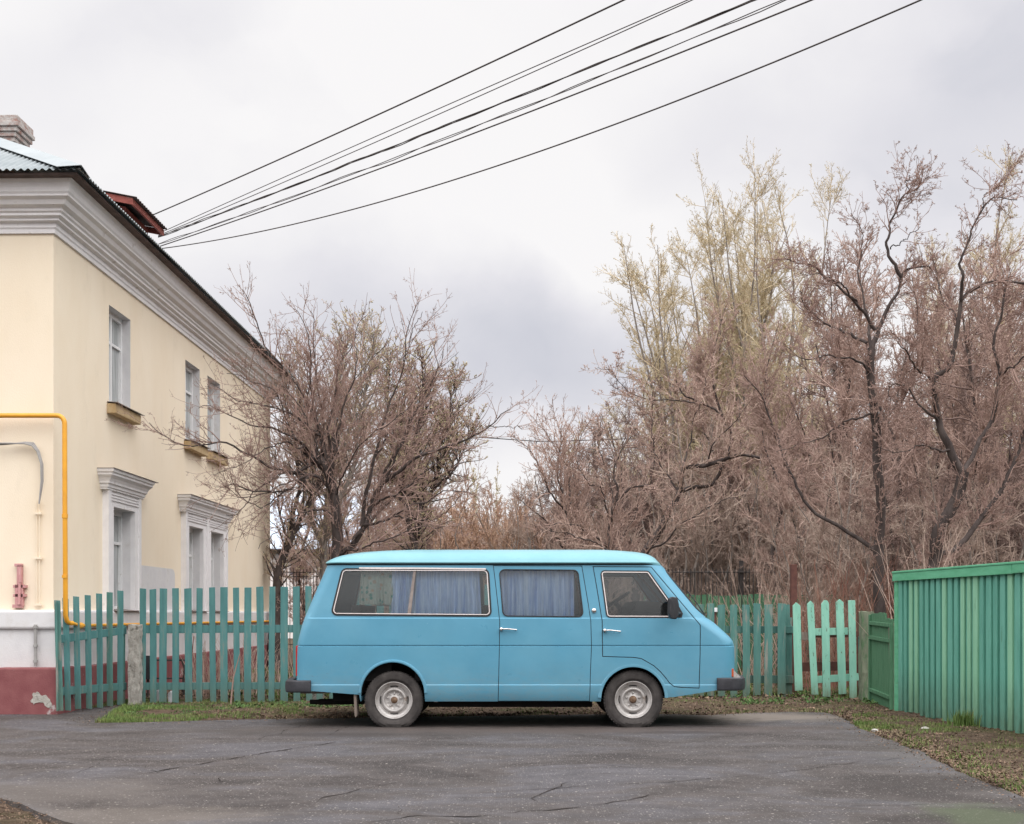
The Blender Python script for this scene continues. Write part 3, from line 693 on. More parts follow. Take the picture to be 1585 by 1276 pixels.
def sideprism(poly2, side=-1, depth=.5):
    y0 = VC + side*(.55); d = side*.6
    return MB().prism([(x, y0, z) for x, z in poly2], (0, d, 0)).mesh('cut')
def shell(o_out, o_in, poly2, hole=None, side=-1, smoothlv=False):
    a = boolop(body_loft(o_out, smoothlv=smoothlv), sideprism(poly2, side), 'INTERSECT')
    a = boolop(a, body_loft(o_in, smoothlv=smoothlv), 'DIFFERENCE')
    if hole: a = boolop(a, sideprism(hole, side), 'DIFFERENCE')
    return a
# outlines (photo pixels -> side plane)
P2 = lambda pts: [sp_(*p) for p in pts]
w_rear = rounded(P2([(529,879.5),(757,880),(761.5,955),(511,953)]), [.07,.07,.06,.06])
w_side = rounded(P2([(772,881),(895,882),(904,956),(778,954.5)]), [.06,.06,.06,.06])
w_front = rounded(P2([(928.5,883),(1004,883.5),(1057,957),(938.5,956.5)]), [.045,.05,.045,.05])
d_side = P2([(763,875.2),(766,900),(770,935),(773,963),(772.5,1000),(770.5,1086),(913,1086),(914.5,1040),(916,1000),(915,961),(911,935),(901,876)])
d_front = P2([(917.3,876.8),(924,915),(931.4,961),(932.2,1017),(981.9,1018.5),(993,1020.5),(1002,1025.6),(1012,1031.5),(1022,1040.5),(1030,1050),(1036,1058),(1043.7,1063.6),(1055,1065),(1082.8,1066),(1084.4,1010),(1084.6,967.5),(1008.4,877.2)])
inner = body_loft(.03, .05, True)
body = boolop(body_loft(0), inner)
XS = lambda px, Y=13.5: (px-HX)/F*Y
ZS = lambda py, Y=13.5: EYE + (HY-py)/F*Y
arches = [(XS(608), ZS(1074.5), .349), (XS(980), ZS(1082), .352)]
for (ax, azz, ar) in arches:
    c = MB().lathe([(ar, VC-1.2), (ar, VC+1.2)], (ax, 0, azz), n=64, closed_prof=False)
    pr_ = [(ax+ar*math.cos(a), azz+ar*math.sin(a)) for a in [math.pi*k/40 for k in range(41)]]
    pr_ = [(ax+ar*1.03, azz-.25), (ax+ar*1.01, azz-.05)] + pr_ + [(ax-ar*1.01, azz-.05), (ax-ar*1.03, azz-.25)]
    for sd_ in (-1, 1):
        body = boolop(body, MB().prism([(x, VC+sd_*.55, z) for x, z in pr_], (0, sd_*.6, 0)).mesh('c'))
cutb = [(XS(400), ZS(1066)), (XS(459), ZS(1068)), (XS(556), ZS(1075.5)), (XS(560), ZS(1100)), (XS(400), ZS(1100))]
body = boolop(body, MB().prism([(x, VC-1.2, z) for x, z in cutb], (0, 2.4, 0)).mesh('c'))
cutb = [(XS(1028), ZS(1080.5)), (XS(1045), ZS(1079)), (XS(1113), ZS(1068)), (XS(1150), ZS(1067)), (XS(1150), ZS(1100)), (XS(1028), ZS(1100))]
body = boolop(body, MB().prism([(x, VC-1.2, z) for x, z in cutb], (0, 2.4, 0)).mesh('c'))
for side in (-1, 1):
    for dp in (d_side, d_front): body = boolop(body, sideprism(dp, side))
    body = boolop(body, sideprism(w_rear, side))
# windscreen and rear window openings
ws = MB().prism([(XS(1060), VC-.80, ZS(948)), (XS(1150), VC-.80, ZS(948)), (XS(1100), VC-.74, ZS(881)), (XS(1000), VC-.74, ZS(881))], (0, 0, .0)).mesh('x')
def prism_x(yz, x0, x1): return MB().prism([(x0, VC+y, z) for y, z in yz], (x1-x0, 0, 0)).mesh('c')
ws_yz = rounded([(-.83, ZS(950)), (.83, ZS(950)), (.77, ZS(882)), (-.77, ZS(882))], .08)
rw_yz = rounded([(-.70, ZS(950)), (.70, ZS(950)), (.64, ZS(886)), (-.64, ZS(886))], .08)
body = boolop(body, prism_x(ws_yz, XS(1022), XS(1200)))
body = boolop(body, prism_x(rw_yz, XS(420), XS(520)))
van = empty('van', (XS(800), VC, 0), 0, 'sky blue passenger van with curtained windows parked side-on by the green fence', 'van')
# arch lips joined to the body
lip = MB()
ax, azz, ar = arches[0]
Yn = VC - .958
lp = [(ar-.001, .03), (ar-.002, -.010), (ar+.008, -.016), (ar+.024, -.013), (ar+.034, .004), (ar+.034, .02)]
for sd_ in (-1, 1):
    for (ax, azz, ar), lift, a0_, a1_ in ((arches[0], 1.0, 2, 178), (arches[1], .25, 2, 178)):
        lp = [(ar-.0005, .03), (ar-.001, -.009*lift-.001), (ar+.008, -.013*lift-.001), (ar+.024, -.011*lift-.001), (ar+.034, .004), (ar+.034, .02)]
        lip.lathe([(r_, (VC-.957+h) if sd_ < 0 else (VC+.957-h)) for r_, h in lp], (ax, 0, azz), n=48, a0=R(a0_), a1=R(a1_), closed_prof=True)
def join(me, mb):
    mb2 = MB(); vs = [v.co.copy() for v in me.vertices]; mb2.add(vs, [tuple(p_.vertices) for p_ in me.polygons])
    mb2.add(mb.v, mb.f); return mb2.mesh('j', recalc=False)
def clean(me, ang=28):
    bm = bmesh.new(); bm.from_mesh(me); bmesh.ops.remove_doubles(bm, verts=bm.verts, dist=.0004)
    bmesh.ops.recalc_face_normals(bm, faces=bm.faces); bm.to_mesh(me); bm.free(); autosmooth(me, ang); return me
body = clean(body); body = join(body, lip); autosmooth(body, 28)
bodyo = link('body', body, van, M_['van'])
# roof
RV = [(874.5,.872,507,1019,.10,.13,.17),(873.6,.876,506.5,1019,.10,.13,.17),(871.6,.905,504.0,1017.5,.10,.13,.19),(870.2,.906,504.5,1017,.10,.13,.19),(868.8,.897,506,1015,.10,.13,.19),(866,.885,511,1012.5,.10,.15,.2),(862.5,.862,518,1009,.10,.18,.22),
      (859,.825,529,1003,.10,.22,.24),(856,.765,543,996,.09,.25,.27),(853.6,.66,562,985,.07,.28,.3),(852,.50,590,968,.05,.28,.3),(851.2,.30,625,945,.03,.2,.2)]
def rconv(l, off=0):
    z, w_, xr, xf, bow, rr, rf = conv(l, off); return (z-off, w_, xr, xf, bow, min(rr, w_*.9), min(rf, w_*.9))
roofm = loft([rconv(l) for l in RV])
roofm = boolop(roofm, loft([rconv(l, .02) for l in RV]))
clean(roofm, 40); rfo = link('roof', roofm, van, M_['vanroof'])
rl = MB(); zg = ZS(872.9, VC-.9); pth = [Vector(p) for p in ring(zg, .886, XS(505, 13.57), XS(1017, 13.6), .10, .13, .18)]
rl.tube(pth, .009, 6, closed=True); rl.build('drip_rail', M_['seal'], rfo)
# raised panel on the roof
# doors and windows
glassm, sealm = M_['glass'], M_['seal']
def window_set(parent, outer, side, chrome, grime=False, divider=None):
    t_out = .012 if not chrome else .016
    f = clean(shell(-.006, .035, outer, inset(outer, t_out), side, True), 30)
    fo = link('window_seal', f, parent, sealm)
    gl = clean(shell(.014, .019, inset(outer, .006), None, side, True), 30); link('window_glass', gl, parent, glassm)
    if chrome:
        c1 = inset(outer, .014 if not grime else .020); c2 = inset(outer, .024 if not grime else .029)
        link('bright_trim', clean(shell(-.011, .012, c1, c2, side, True), 30), fo, M_['chromew'])
for side in (-1, 1):
    wo = empty('side_window', (XS(640), VC+side*.9, 1.5), 0, parent=van)
    window_set(wo, w_rear, side, True, True)
    dv = P2([(640,882),(644,882),(636,951),(630.5,951)]); link('window_divider', clean(shell(-.002, .02, dv, None, side, True)), wo, M_['tin'])
    tp_ = P2([(556,878.3),(640,878.6),(752,879.8),(752,882),(700,881.6),(640,881),(590,881.3),(556,880.6)]); link('peeling_strip', clean(shell(-.013, .0, tp_, None, side, True)), wo, M_['chromew'])
    for nm, dp, wp, chrome, hp, wlab in (('sliding_door', d_side, w_side, False, ((776,974),(800,975)), 0), ('front_door', d_front, w_front, True, ((935.7,976),(960.4,977.5)), 1)):
        dm_ = boolop(boolop(body_loft(0), sideprism(inset(dp, .0075 if nm == 'sliding_door' else .009), side), 'INTERSECT'), body_loft(.028, .02, True))
        dm_ = boolop(dm_, sideprism(wp, side)); clean(dm_)
        do = link('door', dm_, van, M_['van'], label=None)
        window_set(do, wp, side, chrome)
        # door-frame rubber behind the gap
        gp_ = clean(shell(.012, .032, inset(dp, -.02), inset(dp, .012), side, True)); link('door_seal', gp_, do, sealm)
        (hx0, hz0), (hx1, hz1) = sp_(*hp[0]), sp_(*hp[1]); yh = VC + side*(wat(hz0)+.03)
        h = MB(); h.tube([(hx0+.02, yh, hz0), (hx0+.06, yh+side*.004, hz0+.002), (hx1, yh, hz1)], [.009, .008, .006], 8)
        h.lathe([(0, -.022), (.016, -.02), (.02, 0), (.02, .05)] if side < 0 else [(0, .022), (.016, .02), (.02, 0), (.02, -.05)], (hx0, yh, hz0), n=20)
        h.tube([(hx1-.008, yh, hz1), (hx1-.008, yh-side*.04, hz1)], .006, 8)
        h.build('door_handle', M_['chrome'], do)
    # interior door-card shade line / curtains
    yc = VC + side*.845
    def curtain(name, px0, px1, pyt, pyb, mat, amp_=.026, folds=9, taper=0):
        x0, zt = sp_(px0, pyt); x1, _ = sp_(px1, pyt); _, zb = sp_(px0, pyb); mb = MB(); vs = []; nn, mm = 110, 10
        for j in range(mm+1):
            v = j/mm; z = zt+(zb-zt)*v
            for i in range(nn+1):
                u = i/nn; x = x0+(x1-x0)*u + taper*v*(u-.5)*(x1-x0)
                ph = u*folds*2*math.pi + 2.2*mn.noise(Vector((u*4, side, v*.6+px0)))
                y = yc + side*(amp_*math.sin(ph)*(.6+.4*v)*(.55+.9*abs(mn.noise(Vector((u*6, px0, 3))))) + .02*mn.noise(Vector((u*14, v*2, px0)))) - side*.03*(1-v) + side*(wat(z)-.905)*.9 - side*.02
                vs.append((x, y, z))
        mb.add(vs, [(j*(nn+1)+i, j*(nn+1)+i+1, (j+1)*(nn+1)+i+1, (j+1)*(nn+1)+i) for j in range(mm) for i in range(nn)], 0, True)
        mb.build(name, mat, van)
    curtain('curtain', 606, 639, 877, 951, M_['curtain'], folds=3, taper=.12)
    curtain('curtain', 644, 741, 877, 951.5, M_['curtain'], folds=8, taper=.08)
    curtain('curtain', 557, 606, 877, 936, M_['floral'], folds=4, taper=.1)
    curtain('curtain', 768, 889, 878, 954, M_['curtain'], folds=9)
# glass front and rear
ga = boolop(boolop(body_loft(.012, smoothlv=True), prism_x(ws_yz, XS(1022), XS(1200)), 'INTERSECT'), body_loft(.018, smoothlv=True)); wso = link('windscreen', clean(ga), van, glassm)
fr_ = boolop(boolop(body_loft(-.006, smoothlv=True), prism_x(inset(ws_yz, -.012), XS(1022), XS(1200)), 'INTERSECT'), body_loft(.03, smoothlv=True)); fr_ = boolop(fr_, prism_x(inset(ws_yz, .022), XS(1000), XS(1200)))
link('windscreen_seal', clean(fr_), wso, sealm)
ga = boolop(boolop(body_loft(.012, smoothlv=True), prism_x(rw_yz, XS(420), XS(520)), 'INTERSECT'), body_loft(.018, smoothlv=True)); rwo = link('rear_window', clean(ga), van, glassm)
fr_ = boolop(boolop(body_loft(-.006, smoothlv=True), prism_x(inset(rw_yz, -.012), XS(420), XS(520)), 'INTERSECT'), body_loft(.03, smoothlv=True)); fr_ = boolop(fr_, prism_x(inset(rw_yz, .018), XS(400), XS(530)))
link('rear_window_seal', clean(fr_), rwo, sealm)
# underbody, wheel wells
u = MB(); u.box((XS(664), VC-.80, .31), (XS(924), VC+.80, .44)); u.box((XS(560), VC-.60, .30), (XS(1034), VC+.60, .44)); u.box((XS(660), VC-.6, .20), (XS(920), VC+.6, .34)); u.box((XS(508), VC-.6, .27), (XS(546), VC+.6, .42))
u.box((XS(468), VC-.86, ZS(1070)), (XS(548), VC+.86, ZS(1066))); u.box((XS(1040), VC-.86, ZS(1069)), (XS(1108), VC+.86, ZS(1065)))
for (ax, azz, ar) in arches:
    for sd_ in (-1, 1):
        yy0, yy1 = VC+sd_*.925, VC+sd_*.55
        u.lathe([(ar+.004, yy0), (ar+.004, yy1), (0.0, yy1)], (ax, 0, azz), n=32, a0=0, a1=math.pi)
    u.tube([(ax, VC-.8, .29), (ax, VC+.8, .29)], .05, 10)
u.tube([(XS(480), VC-.35, .24), (XS(640), VC-.35, .26)], .035, 8); u.tube([(XS(466), VC-.35, .24), (XS(500), VC-.35, .24)], .028, 8)
u.build('underbody', M_['under'], van)
# wheels
def wheel(px, rad, zc, side, hub, lab=None):
    x = XS(px, 13.56); y = VC + side*.82; root = empty('wheel', (x, y, zc), 0, parent=van)
    if side > 0: pass
    s_ = 1 if side < 0 else -1
    tp = [(.205,.055),(.207,-.06),(.222,-.074),(.235,-.082),(.238,-.0845),(.262,-.088),(.285,-.087),(.287,-.083),(.302,-.080),(.315,-.072),(rad-.004,-.062),(rad,-.05),(rad,.05),(rad-.004,.062),(.30,.085),(.24,.085),(.205,.055)]
    t_ = MB(); t_.lathe([(r_, h*s_) for r_, h in tp], (0, 0, 0), n=72)
    for a in range(0, 60):      # tread blocks on the shoulder
        th = a*2*math.pi/60; M = Matrix.Rotation(-th, 4, 'Y'); t_.box((rad-.007, -.066, -.008), (rad+.003, .066, .008), M)
    me = t_.mesh('tyre', Matrix.Translation((x, y, zc)))
    for v in me.vertices:       # the tyre sags where it stands on the ground
        d = v.co.z
        if d < .028: v.co.z = .003 + max(0, d)*.35; v.co.y += (v.co.y-y)*.22*(1-max(0, d)/.028)
        elif d < .1: v.co.y += (v.co.y-y)*.22*(1-(d-.028)/.072)
    autosmooth(me, 25); link('tyre', me, root, M_['rubber'])
    rp = [(.206,.04),(.208,-.062),(.204,-.07),(.198,-.068),(.192,-.055),(.180,-.040),(.168,-.036),(.165,-.030),(.158,-.006),(.150,.0),(.143,-.008),(.136,-.026),(.128,-.036),(.118,-.038),(.110,-.034),(.103,-.018),(.098,-.006),(.080,-.002),(.060,-.004),(.050,-.012),(.0,-.012)]
    r_ = MB(); r_.lathe([(a, h*s_) for a, h in rp], (x, y, zc), n=72)
    for k in range(5):
        th = 2*math.pi*k/5+.3; c_ = Vector((x+.073*math.cos(th), y, zc+.073*math.sin(th)))
        r_.lathe([(.0, -.022*s_), (.010, -.020*s_), (.013, -.004*s_)], c_, n=8)
    for k in range(10):
        th = 2*math.pi*(k+.5)/10; c_ = Vector((x+.076*math.cos(th), y, zc+.076*math.sin(th)))
        M = Matrix.Translation(c_) @ Matrix.Rotation(-th, 4, 'Y'); r_.box((-.016, -.009*s_, -.007), (.02, .0, .007), M)
    r_.build('rim', M_['rim'], root)
    for k in range(4):
        d_ = MB(); th0 = math.pi/2*k; N = 10
        pts = []
        for i in range(N+1): a = th0-.28+.56*i/N; pts.append((x+.164*math.cos(a), y-.012*s_*1, zc+.164*math.sin(a)))
        for i in range(N+1): a = th0+.28-.56*i/N; pts.append((x+.151*math.cos(a), y-.012*s_*1, zc+.151*math.sin(a)))
        d_.prism(pts, (0, -.002*s_, 0)); d_.build('rim_slot', M_['under'], root)
    h_ = MB()
    if hub == 'cap': h_.lathe([(.0,-.052*s_),(.022,-.050*s_),(.034,-.044*s_),(.036,-.034*s_),(.042,-.014*s_),(.044,-.006*s_)], (x, y, zc), n=24)
    else: h_.lathe([(.0,-.022*s_),(.006,-.030*s_),(.012,-.022*s_),(.034,-.021*s_),(.038,-.012*s_)], (x, y, zc), n=24)
    h_.build('hub', M_['hubrust'], root)
for side in (-1, 1):
    wheel(609.5, .322, .296, side, 'plain'); wheel(980.5, .326, .302, side, 'cap')
# bumpers
def sweep(mb, path, prof):       # prof: (outward, z) closed, path 2D with outward on the left
    N = len(path); vs = []; n = len(prof)
    for i, p_ in enumerate(path):
        a = Vector(path[max(0, i-1)]); b = Vector(path[min(N-1, i+1)]); t_ = (b-a).normalized(); nn_ = Vector((t_.y, -t_.x)); q_ = Vector(p_)
        for o_, z in prof: v = q_+nn_*o_; vs.append((v.x, v.y, z))
    fs = [(i*n+k, i*n+(k+1) % n, (i+1)*n+(k+1) % n, (i+1)*n+k) for i in range(N-1) for k in range(n)] + [tuple(range(n)), tuple(range((N-1)*n, N*n))[::-1]]
    mb.add(vs, fs)
def arcp(cx, cy, r, a0, a1, n=8): return [(cx+r*math.cos(R(a0+(a1-a0)*k/n)), cy+r*math.sin(R(a0+(a1-a0)*k/n))) for k in range(n+1)]
yn = VC-.985
xf = XS(1155, yn+.12)
zt, zb = ZS(1049.5, yn), ZS(1069.5, yn)
pf_ = [(0, zb+.012), (.012, zb), (.05, zb), (.062, zb+.012), (.066, (zt+zb)/2), (.06, zt-.012), (.048, zt), (.0, zt)]
pth = [(XS(1110, yn), yn+.05)] + [(XS(1130, yn), yn+.05)] + arcp(xf-.12-.06, yn+.05+.09, .09, -90, -20, 6) + [(xf-.055+.06*k_, VC-.75+1.5*u_) for u_, k_ in ((.0, .0), (.2, .55), (.4, .95), (.6, .95), (.8, .55), (1, 0))]
pth += [(x_, 2*VC-y_) for x_, y_ in reversed([(XS(1110, yn), yn+.05)] + [(XS(1130, yn), yn+.05)] + arcp(xf-.12-.06, yn+.05+.09, .09, -90, -20, 6))]
mb = MB(); sweep(mb, pth, pf_); me = mb.mesh('b'); do_bevel(me, .006, 2, 40); autosmooth(me); fb = link('front_bumper', me, van, M_['greybump'])
for s_ in (-1, 1):
    mb = MB(); yy = VC+s_*.90; mb.prism([(XS(1128), yy, ZS(1033)), (XS(1132), yy, ZS(1033)), (xf-.06, yy, zt-.005), (xf-.06, yy, zt-.03), (XS(1126), yy, zt-.03)], (0, -s_*.012, 0)); mb.build('bumper_bracket', M_['rim'], fb)
for s_ in (-1, 1):
    MB().box((XS(1131), VC+s_*.915, ZS(1048)), (XS(1136.6), VC+s_*.83, ZS(1035.5))).build('indicator_lamp', M_['orange'], van, bevel=.004)
    g_ = MB().lathe([(0, .0), (.06, .0), (.085, -.02), (.09, -.045)], (0, 0, 0), axis='Z', n=24).mesh('hl', Matrix.Translation((XS(1140), VC+s_*.62, .78)) @ Matrix.Rotation(R(90), 4, 'Y')); link('headlight', g_, van, M_['chrome'])
# rear bumper
xr = XS(437.5, yn+.12); zt, zb = ZS(1053.5, yn), ZS(1072.5, yn)
pf_ = [(0, zb+.012), (-.012, zb), (-.05, zb), (-.062, zb+.012), (-.066, (zt+zb)/2), (-.06, zt-.012), (-.048, zt), (.02, zt), (.02, zb+.012)]
half = [(XS(481, yn), yn+.05), (XS(460, yn), yn+.05)] + [(2*(xr+.12+.06)-x_-2*.0 if False else (xr+.18)-(x_-(xr+.18)), y_) for x_, y_ in arcp(xr+.18, yn+.05+.09, .09, -90, -20, 6)]
half2 = [(x_, 2*VC-y_) for x_, y_ in reversed(half)]
pth = half + [(xr+.075-.01, VC-.6), (xr+.05, VC), (xr+.065, VC+.6)] + half2
mb = MB(); sweep(mb, pth, pf_); me = mb.mesh('b'); do_bevel(me, .006, 2, 40); autosmooth(me); rb = link('rear_bumper', me, van, M_['greybump'])
for s_ in (-1, 1): mb = MB(); mb.box((XS(462), VC+s_*.78, zb+.0), (XS(508), VC+s_*.82, zb-.02)); mb.build('bumper_bracket', M_['wood'], rb)
for s_ in (-1, 1):
    MB().box((XS(456.5), VC+s_*.90, ZS(1047)), (XS(462.5), VC+s_*.70, ZS(1000))).build('tail_lamp', M_['red'], van, bevel=.005)
    mf = MB(); mf.prism([(XS(547), VC+s_*.93, ZS(1072)), (XS(551), VC+s_*.93, ZS(1072)), (XS(552), VC+s_*.93, ZS(1108)), (XS(550), VC+s_*.93, ZS(1111)), (XS(548.5), VC+s_*.93, ZS(1108))], (0, -s_*.2, 0)); mf.build('mud_flap', M_['wood'], van)
# filler cap, jack point, wipers
fx, fz = sp_(919.4, 945.5); yf = VC-wat(fz)
MB().lathe([(0,-.02),(.02,-.019),(.027,-.012),(.030,.01)], (fx, yf, fz), n=24).build('filler_cap', M_['chrome'], van)
mb = MB(); mb.tube([(XS(672), VC-.9, ZS(1082)), (XS(672), VC-.9, ZS(1087)), (XS(677), VC-.9, ZS(1087)), (XS(677), VC-.9, ZS(1082))], .006, 6); mb.build('jack_point', M_['chrome'], van)
for yo in (-.55, .1):
    mb = MB(); mb.tube([(XS(1088)+.09, VC+yo, ZS(955)+.01), (XS(1071)+.115, VC+yo, ZS(935)+.01), (XS(1056)+.115, VC+yo, ZS(916)+.01)], .007, 6); mb.build('wiper', M_['black'], van)
# mirrors
for s_ in (-1, 1):
    (mx_, mz_) = sp_(1037, 942); yy = VC+s_*1.12
    mb = MB(); mb.prism([(x, yy, z) for x, z in rounded([(mx_-.052, mz_+.10), (mx_-.02, mz_+.125), (mx_+.035, mz_+.115), (mx_+.052, mz_+.04), (mx_+.047, mz_-.09), (mx_+.02, mz_-.118), (mx_-.035, mz_-.112), (mx_-.055, mz_-.06)], .02)], (0, s_*.17, 0)); me = mb.mesh('m'); do_bevel(me, .012, 3, 40); autosmooth(me, 50)
    mo = link('wing_mirror', me, van, M_['black'])
    mb = MB(); mb.tube([(mx_+.03, yy+s_*.06, mz_-.05), (mx_+.085, VC+s_*1.0, mz_-.055), (mx_+.12, VC+s_*.92, mz_-.06)], .018, 8)
    mb.prism([(x, VC+s_*.93, z) for x, z in P2([(1041, 931), (1046, 931), (1057, 950), (1055, 956), (1041, 956)])], (0, s_*.015, 0)); mb.build('mirror_arm', M_['black'], mo)
# cabin interior
M_['trimdark'] = mottled('dark_interior', (.012, .012, .013), (.03, .028, .027), 6, .8, .1)
for yo, off_ in ((-.45, 0), (.45, 0)):
    se = MB(); se.prism([(x, VC+yo-.25, z) for x, z in rounded([(XS(905), .95), (XS(912), 1.42), (XS(921), 1.44), (XS(926), 1.05), (XS(972), 1.02), (XS(972), .85), (XS(905), .85)], .03)], (0, .5, 0)); so = se.build('seat', M_['trimdark'], van, bevel=.02)
    he = MB(); he.prism([(x, VC+yo-.13, z) for x, z in rounded([(XS(913), 1.47), (XS(915), 1.66), (XS(925), 1.67), (XS(924), 1.47)], .03)], (0, .26, 0)); he.build('headrest', M_['trimdark'], so)
ds = MB(); ds.prism([(x, VC-.84, z) for x, z in [(XS(985), 1.05), (XS(975), 1.22), (XS(984), 1.34), (XS(992), 1.395), (XS(1020), 1.385), (XS(1052), 1.34), (XS(1070), 1.22), (XS(1070), .9), (XS(985), .9)]], (0, 1.68, 0)); ds.build('dashboard', M_['trimdark'], van)
st = MB(); cst = Vector((XS(968), VC+.42, 1.40)); ax_ = Vector((-.55, 0, .83)).normalized(); e1 = Vector((0, 1, 0)); e2 = ax_.cross(e1)
st.tube([cst+(e1*math.cos(a)+e2*math.sin(a))*.2 for a in [2*math.pi*k/28 for k in range(28)]], .014, 8, closed=True); st.tube([cst+e1*.2, cst-e1*.2], .014, 6); st.tube([cst, cst-ax_*.35], .03, 8)
st.build('steering_wheel', M_['trimdark'], van)
bs = MB()
for xx in (540, 640, 740, 840): bs.box((XS(xx), VC-.75, .5), (XS(xx)+.45, VC+.75, .95)); bs.box((XS(xx), VC-.75, .95), (XS(xx)+.1, VC+.75, 1.35))
bs.box((XS(470), VC-.66, .47), (XS(1080), VC+.66, .49))
bs.build('bench_seats', M_['trimdark'], van)

# ================================================================== FENCES
def slat(px, pyt, pyb, Y, wpx, lean=0.0, th=.018, point=0, top=0.0, nudge=0):
    """one board between two photo rows, at depth Y; lean = sideways shift of the foot in photo px"""
    a = at(px, pyt, Y); b = at(px+lean, pyb, Y); w_ = wpx/F*Y/2; j = random.uniform
    b.z = min(b.z, b.z)
    y0 = Y + nudge
    if point == 1: tp = [(a.x+w_, y0, a.z-.05), (a.x+j(-.01,.01), y0, a.z), (a.x-w_, y0, a.z-.05)]
    elif point == 2: tp = [(a.x+w_, y0, a.z-.05), (a.x+w_*.6, y0, a.z-.01), (a.x-w_*.2, y0, a.z), (a.x-w_, y0, a.z-.06)]
    else: tp = [(a.x+w_, y0, a.z+top), (a.x-w_, y0, a.z-top)]
    mid = (a+b)/2; k = j(-.004, .004)
    pts = [(b.x-w_, y0, b.z+j(-.006,.006)), (b.x+w_, y0, b.z+j(-.006,.006)), (mid.x+w_+k, y0, mid.z)] + tp + [(mid.x-w_+k, y0, mid.z)]
    M = Matrix.Translation((mid.x, y0, mid.z)) @ Matrix.Rotation(R(j(-3, 3)), 4, 'Z') @ Matrix.Translation((-mid.x, -y0, -mid.z))
    mb = MB(); mb.prism(pts, (0, th, 0), M); return mb
def fence(name, label, cat, loc, group=None): return empty(name, loc, 0, label, cat, group)
# long picket fence behind the van
def lerp(a, b, t_): return a+(b-a)*t_
lf = fence('picket_fence', 'long teal picket fence running from the concrete post to behind the van', 'fence', at(500, 1088, 17.3))
xs_ = []; x = 217 + 5
first = [222.6, 237.8, 254.2, 272.8, 291.7, 310, 329.2, 347.6, 366.2, 384.7, 402.8, 422.5, 440.8, 459.3, 477.8]
xs_ = first + [477.8+18.5*k for k in range(1, 21)]
for i, x in enumerate(xs_):
    t_ = (x-217)/263; Y = lerp(17.05, 17.45, min(t_, 1.6))
    s_ = slat(x, lerp(912.2, 907.2, min(t_, 1.3))+random.uniform(-.8,.8), lerp(1090, 1087, min(t_, 1.3))+random.uniform(-1.5,1.5), Y, random.uniform(9.2, 11.4), random.uniform(-1.6,2.4), top=random.uniform(-.004,.006), nudge=-.045)
    s_.build('picket', M_['teal'], lf, bevel=.003)
def rail(px0, py0, Y0, px1, py1, Y1, hpx, parent, mat, th=.04, dy=0.0, name='rail', step=.5):
    A = at(px0, py0, Y0)+Vector((0, dy, 0)); B = at(px1, py1, Y1)+Vector((0, dy, 0)); h = hpx/F*(Y0+Y1)/4
    mb = MB(); d = (B-A); n = Vector((-d.y, d.x, 0)).normalized()*th
    pts = [A+Vector((0,0,-h)), B+Vector((0,0,-h)), B+Vector((0,0,h)), A+Vector((0,0,h))]
    mb.prism(pts, n); return mb.build(name, mat, parent, bevel=.003)
for py0, py1, h_ in ((974.5, 972.5, 12), (1062.5, 1061, 11)):
    rail(217, py0, 17.05, 638, py1, 17.69, h_, lf, M_['teal'], dy=-.016); rail(638, py1, 17.69, 870, py1, 17.69, h_, lf, M_['teal'], dy=-.016)
for px in (492, 690): 
    mb = MB(); mb.box(at(px-8, 965, 17.62), at(px+8, 1092, 17.50)); mb.build('fence_post', M_['concrete'], lf)
# right part of the long fence
rf = fence('picket_fence', 'worn dark teal picket fence between the van bonnet and the pale mint pickets', 'fence', at(1160, 1078, 18.0))
for i, x in enumerate([1015, 1032, 1049, 1066, 1083, 1099.5, 1116, 1134.7, 1153.8, 1170.8, 1188.7, 1209.2]):
    Y = 18.15 - .0006*(x-1100)
    slat(x, 935.5+random.uniform(-1.2,1.2), 1078+random.uniform(-1.5,2), Y, 12.6 if x > 1180 else 11.2, random.uniform(-.5,1.0), top=random.uniform(-.004,.004), nudge=-.045).build('picket', M_['tealold'], rf, bevel=.003)
for x, w_ in ((1219.5, 6), (1223.5, 5)): slat(x, 936 if x < 1222 else 956, 1075, 18.16, w_, 0).build('picket', M_['tealold'], rf)
rail(880, 974, 18.15, 1228, 975, 18.15, 11, rf, M_['tealold'], dy=-.022); rail(880, 1050, 18.15, 1228, 1052, 18.15, 12, rf, M_['tealold'], dy=-.022)
mb = MB(); mb.box(at(1216, 962, 18.30), at(1222, 1075, 18.20)); mb.build('fence_post', M_['rust'], rf)
# pale mint panel
mf = fence('picket_fence', 'short panel of five pale mint pickets with pointed tops beside the mossy post', 'fence', at(1275, 1078, 17.9))
for x, t_, b_, w_, ln, pn in ((1232, 932.5, 1069, 12, 3.5, 1), (1253.5, 930, 1075, 10.5, 7, 1), (1276, 929, 1078.5, 12, 2.5, 2), (1298.5, 927.5, 1074.5, 12, 4.5, 1), (1317, 929.5, 1081, 11, 2.5, 0)):
    slat(x, t_, b_, 17.9, w_, ln, point=pn, nudge=-.045, th=.02).build('picket', M_['mint'], mf, bevel=.004)
rail(1240, 985, 17.9, 1258, 985, 17.9, 12, mf, M_['wood'], dy=-.022); rail(1258, 978.5, 17.9, 1312, 977, 17.9, 11, mf, M_['mint'], dy=-.022); rail(1260, 1052.5, 17.9, 1334, 1047.5, 17.9, 11, mf, M_['mint'], dy=-.022)
rail(1238, 983, 17.98, 1336, 982, 17.98, 9, mf, M_['rust'], dy=.02); rail(1236, 1033, 18.02, 1318, 1031, 18.02, 14, mf, M_['rust'], dy=.03)
mb = MB(); mb.box(at(1327, 948, 18.1), at(1334, 1078, 18.0)); mb.build('fence_post', M_['rust'], mf)
